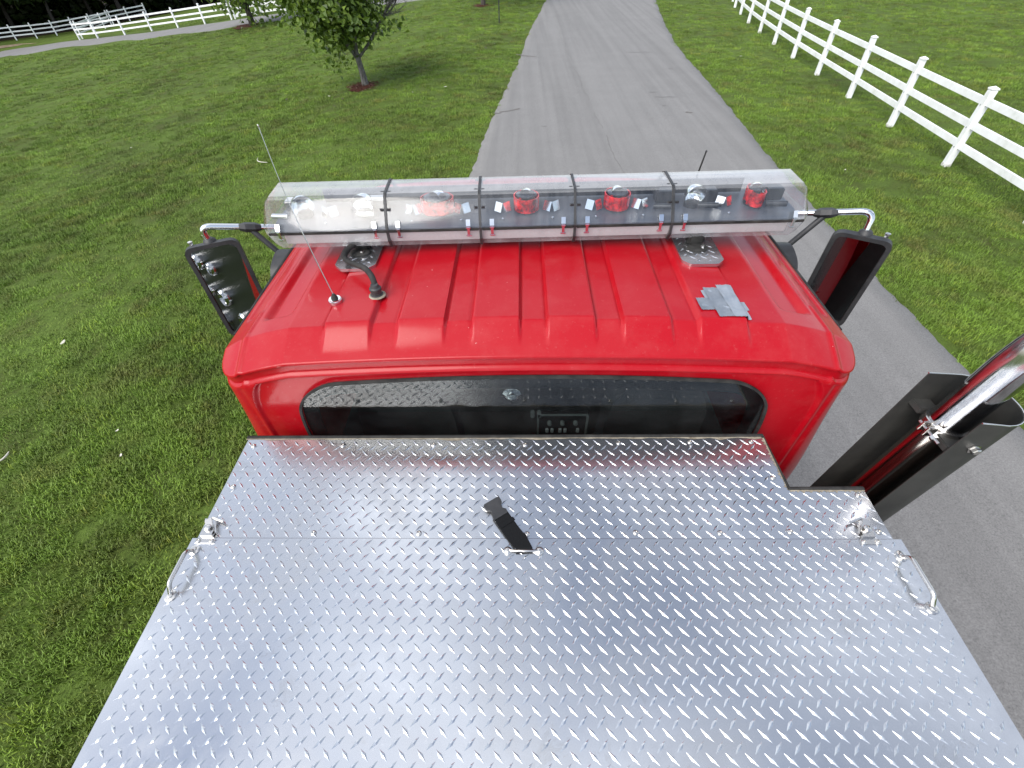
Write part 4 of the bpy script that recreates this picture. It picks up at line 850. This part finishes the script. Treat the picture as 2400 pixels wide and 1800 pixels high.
b3_ = ground(1133, 13); tree('lawn_tree', b3_, 'tree on the lawn beyond the thin black stake', 6.5, 7, ((0, 0, 4.3), (2.6, 2.6, 2.1)), .18, 2800, .12, 'dark_bark', 'leaf', 1.7, seed=9)
def mulch(base, r_, n, label):
    base = Vector(base); vs = []; fs = []
    K2 = 28; vs = [(0, 0, .05)]+[(r_*1.0*(1+.12*math.sin(3*t+1)+.08*math.sin(7*t))*math.cos(t), r_*(1+.1*math.sin(2*t)+.07*math.sin(9*t))*math.sin(t), .006) for t in np.linspace(0, 2*math.pi, K2, endpoint=False)]
    fs = [(0, 1+k, 1+(k+1) % K2) for k in range(K2)]
    for _ in range(n):
        a = rng.uniform(0, 2*math.pi); rr = r_*1.12*math.sqrt(rng.random()); L = rng.uniform(.03, .09); w_ = rng.uniform(.008, .02); b = rng.uniform(0, 2*math.pi)
        c = Vector((rr*math.cos(a), rr*math.sin(a), .055*(1-rr/r_/1.15)+rng.uniform(.008, .03))); d = Vector((math.cos(b), math.sin(b), rng.normal(0, .25)))*L/2; e = Vector((-math.sin(b), math.cos(b), rng.normal(0, .3)))*w_/2
        o = len(vs); vs += [tuple(c-d-e), tuple(c+d-e), tuple(c+d+e), tuple(c-d+e)]; fs.append((o, o+1, o+2, o+3))
    o = link('mulch', np_mesh('mulch', vs, fs, 'mulch'), None, base); tag(o, label, 'mulch', kind='stuff')
mulch(b1_+np.array([.10, -.1, .0]), .62, 900, 'ring of red wood chips round the small leafy tree')
mulch(b2_, 1.3, 700, 'ring of brown wood chips round the tree before the gates')
mulch(b3_, .6, 400, 'ring of brown wood chips round the tree beyond the stake')
# thin stake on the lawn
sb = ground(1170, 54); mb = MB(); mb.tube([(sb[0], sb[1], sb[2]-.05), (sb[0]+.02, sb[1], sb[2]+1.0), (sb[0]+.05, sb[1]+.02, sb[2]+2.05)], [.028, .026, .022], 8); mb.lathe([(.03, 0), (.03, .02), (.01, .035)], (sb[0]+.05, sb[1]+.02, sb[2]+2.05), 8)
tag(mb.build('garden_stake', 'black_plastic', None, 60, org=tuple(sb)), 'thin black stake standing in the lawn near the lane', 'stake')

# the woods behind the far fence
wood_me = None; wp = []
cA = dA[1]; dirA = (dA[3]-dA[0]); dirA[2] = 0; dirA /= np.linalg.norm(dirA); nA = np.array([-dirA[1], dirA[0], 0.0])
if nA[1] < 0: nA = -nA
k = 0
for row_, off in ((0, 5.0), (1, 10.5), (2, 17.0), (3, 24.0)):
    for t in np.arange(-26, 52, 7.5):
        p = cA+dirA*(t+rng.uniform(-1.6, 1.6)+(row_ % 2)*3.5)+nA*(off+rng.uniform(-1, 1)); p[2] = float(terrain_z(p[0], p[1]))
        low = row_ >= 2
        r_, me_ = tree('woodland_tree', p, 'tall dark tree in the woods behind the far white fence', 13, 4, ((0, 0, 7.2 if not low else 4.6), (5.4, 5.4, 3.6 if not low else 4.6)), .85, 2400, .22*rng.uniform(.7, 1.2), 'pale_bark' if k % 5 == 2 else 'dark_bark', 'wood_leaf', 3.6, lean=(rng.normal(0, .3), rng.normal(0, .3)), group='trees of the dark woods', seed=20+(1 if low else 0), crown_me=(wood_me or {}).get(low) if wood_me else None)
        wood_me = wood_me or {}; wood_me.setdefault(low, me_); k += 1
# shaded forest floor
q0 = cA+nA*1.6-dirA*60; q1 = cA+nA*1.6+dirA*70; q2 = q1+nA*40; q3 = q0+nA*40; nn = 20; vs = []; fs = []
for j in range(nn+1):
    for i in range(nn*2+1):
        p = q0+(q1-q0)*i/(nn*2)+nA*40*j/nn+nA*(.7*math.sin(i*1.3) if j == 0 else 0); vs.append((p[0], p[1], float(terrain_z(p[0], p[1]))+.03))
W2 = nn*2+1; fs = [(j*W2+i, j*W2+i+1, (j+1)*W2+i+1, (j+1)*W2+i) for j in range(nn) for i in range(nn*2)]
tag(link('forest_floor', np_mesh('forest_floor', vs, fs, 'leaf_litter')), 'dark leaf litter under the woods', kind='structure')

# ------------------------------------------------------------------ grass blades (instanced tufts)
tufts = bpy.data.collections.new('grass_tufts')
for k in range(7):
    nb = 54; vs = []; fs = []
    for _ in range(nb):
        a = rng.uniform(0, 2*math.pi); rr = .125*math.sqrt(rng.random()); x, y = rr*math.cos(a), rr*math.sin(a); hgt = rng.uniform(.018, .052)*(1.25 if k == 6 else 1); w_ = rng.uniform(.0022, .0042); b = rng.uniform(0, 2*math.pi)
        ln = rng.uniform(.2, 1.15)*hgt; dx, dy = math.cos(b), math.sin(b); ex, ey = -dy*w_, dx*w_; o = len(vs)
        vs += [(x-ex, y-ey, -.004), (x+ex, y+ey, -.004), (x+dx*ln*.35+ex*.8, y+dy*ln*.35+ey*.8, hgt*.62), (x+dx*ln*.35-ex*.8, y+dy*ln*.35-ey*.8, hgt*.62), (x+dx*ln, y+dy*ln, hgt)]
        fs += [(o, o+1, o+2, o+3), (o+3, o+2, o+4)]
    if k == 5:
        for _ in range(16):
            a = rng.uniform(0, 2*math.pi); rr = .12*math.sqrt(rng.random()); c = np.array([rr*math.cos(a), rr*math.sin(a), rng.uniform(.015, .04)]); w_ = rng.uniform(.003, .0065); b = rng.uniform(0, 6.28); u_ = np.array([math.cos(b), math.sin(b), rng.normal(0, .25)])*w_; q_ = np.array([-math.sin(b), math.cos(b), rng.normal(0, .25)])*w_; o = len(vs)
            vs += [tuple(c-u_), tuple(c+q_*.8), tuple(c+u_), tuple(c-q_*.8)]; fs += [(o, o+1, o+2, o+3)]
    ob = bpy.data.objects.new('tuft', np_mesh('tuft', vs, fs, 'grass_blade')); tufts.objects.link(ob)
def tuft_points():
    P = []; S = []
    for r0, r1, dens, sc in ((0, 6.5, 110, 1.0), (6.5, 10, 85, 1.0), (10, 15, 60, 1.05), (15, 22, 30, 1.15), (22, 34, 14, 1.3), (34, 48, 7, 1.6), (48, 66, 3.5, 2.0)):
        n = int(math.pi*(r1*r1-r0*r0)*dens); a = rng.uniform(0, 2*math.pi, n); r_ = np.sqrt(rng.uniform(r0*r0, r1*r1, n)); x, y = r_*np.sin(a), r_*np.cos(a)
        z = terrain_z(x, y); d = np.stack([x, y, z-CAMZ], 1); dep = d @ _fw; u = 1200+FPX*(d @ _rt)/np.maximum(dep, .01); v = 900-FPX*(d @ _up)/np.maximum(dep, .01)
        lx_ = np.interp(y, [q[1] for q in LE], [q[0] for q in LE])+jit(y, 1.0); rx_ = np.interp(y, [q[1] for q in RE], [q[0] for q in RE])+jit(y, 4.0)
        ok = (dep > .1) & (u > -260) & (u < 2660) & (v > -120) & (v < 2100) & ((x < lx_-.06*sc) | (x > rx_+.06*sc))
        for k_ in range(len(bn)-1):
            a_, b_ = (bn[k_]+bf[k_])[:2]/2, (bn[k_+1]+bf[k_+1])[:2]/2; dd = b_-a_; tq = np.clip(((x-a_[0])*dd[0]+(y-a_[1])*dd[1])/(dd @ dd), 0, 1)
            ok &= np.hypot(x-a_[0]-tq*dd[0], y-a_[1]-tq*dd[1]) > np.linalg.norm(bn[k_][:2]-bf[k_][:2])/2*.80+.25
        ok &= (np.hypot(x-b1_[0]-.1, y-b1_[1]+.1) > .62)
        th = .5+.5*np.sin(x*1.7+2.1*np.sin(y*.9))*np.sin(y*1.3+1.7*np.sin(x*1.1+2)); ok &= rng.random(n) < .45+.75*th
        P.append(np.stack([x, y, z], 1)[ok]); S.append(np.full(ok.sum(), sc)*rng.uniform(.75, 1.3, ok.sum()))
    return np.concatenate(P), np.concatenate(S)
GP, GS = tuft_points(); print('tufts', len(GP))
me = bpy.data.meshes.new('grass'); me.vertices.add(len(GP)); me.vertices.foreach_set('co', GP.astype(np.float32).ravel())
at = me.attributes.new('sc', 'FLOAT', 'POINT'); at.data.foreach_set('value', GS.astype(np.float32))
at = me.attributes.new('rz', 'FLOAT', 'POINT'); at.data.foreach_set('value', rng.uniform(0, 6.283, len(GP)).astype(np.float32))
gr = tag(link('grass', me), 'short mown grass blades covering the lawn', 'grass', kind='stuff')
ng = bpy.data.node_groups.new('scatter', 'GeometryNodeTree'); ng.interface.new_socket('Geometry', in_out='INPUT', socket_type='NodeSocketGeometry'); ng.interface.new_socket('Geometry', in_out='OUTPUT', socket_type='NodeSocketGeometry')
gi, go = ng.nodes.new('NodeGroupInput'), ng.nodes.new('NodeGroupOutput'); ip = ng.nodes.new('GeometryNodeInstanceOnPoints'); ci_ = ng.nodes.new('GeometryNodeCollectionInfo')
ci_.inputs['Collection'].default_value = tufts; ci_.inputs['Separate Children'].default_value = True; ci_.inputs['Reset Children'].default_value = True
ip.inputs['Pick Instance'].default_value = True
a1 = ng.nodes.new('GeometryNodeInputNamedAttribute'); a1.data_type = 'FLOAT'; a1.inputs['Name'].default_value = 'sc'
a2 = ng.nodes.new('GeometryNodeInputNamedAttribute'); a2.data_type = 'FLOAT'; a2.inputs['Name'].default_value = 'rz'; cb = ng.nodes.new('ShaderNodeCombineXYZ')
ng.links.new(gi.outputs[0], ip.inputs['Points']); ng.links.new(ci_.outputs[0], ip.inputs['Instance']); ng.links.new(a2.outputs['Attribute'], cb.inputs['Z']); ng.links.new(cb.outputs[0], ip.inputs['Rotation'])
ng.links.new(a1.outputs['Attribute'], ip.inputs['Scale']); ng.links.new(ip.outputs[0], go.inputs[0])
gr.modifiers.new('scatter', 'NODES').node_group = ng

# ------------------------------------------------------------------ litter on the lawn
def leaf_thing(px, py, L, m, label, group, rot, curl=.02):
    g = ground(px, py); mb = MB(); vs = []; d = Vector((math.cos(rot), math.sin(rot), 0)); e = Vector((-d.y, d.x, 0))
    for t in np.linspace(-1, 1, 7):
        w_ = L*.2*math.sqrt(max(0, 1-t*t))+.002
        for s in (-1, 1): vs.append(Vector(g)+d*t*L/2+e*s*w_+Vector((0, 0, .045+curl*t*t)))
    mb.add(vs, [(2*i, 2*i+1, 2*i+3, 2*i+2) for i in range(6)]); tag(mb.build('fallen_leaf', m, None, None, org=tuple(g)), label, 'leaf', group)
for q in ((672, 237, .16), (786, 253, .12), (803, 236, .15), (470, 237, .05), (1140, 115, .2), (1835, 170, .14)): leaf_thing(*q, 'dry_leaf', 'small dark curled leaf lying on the lawn', 'dark leaves on the lawn', rng.uniform(0, 3))
for q in ((310, 350, .07), (153, 808, .10), (1044, 207, .12), (773, 229, .10), (281, 1015, .035), (290, 1073, .04), (968, 220, .06), (364, 233, .06), (605, 296, .07), (2052, 566, .05), (1978, 403, .05), (1735, 135, .1), (1160, 105, .06)): leaf_thing(*q, 'pale_leaf', 'tiny pale petal lying on the lawn', 'pale petals on the lawn', rng.uniform(0, 3), .005)
for (pa, pb), lab in ((((607, 375), (629, 386)), 'curved pale twig on the lawn left of the roof antenna'), (((0, 1092), (30, 1065)), 'bent pale twig on the grass at the lawn far from the cab')):
    a, b = ground(*pa), ground(*pb); mb = MB(); n_ = np.cross(b-a, [0, 0, 1]); mb.tube([Vector(a+(b-a)*t+n_*.18*math.sin(math.pi*t)+np.array([0, 0, .05])) for t in np.linspace(0, 1, 9)], [.004, .006, .008, .009, .01, .01, .009, .007, .004], 6); tag(mb.build('twig', 'pale_leaf', None, 60, org=tuple(a)), lab, 'twig')
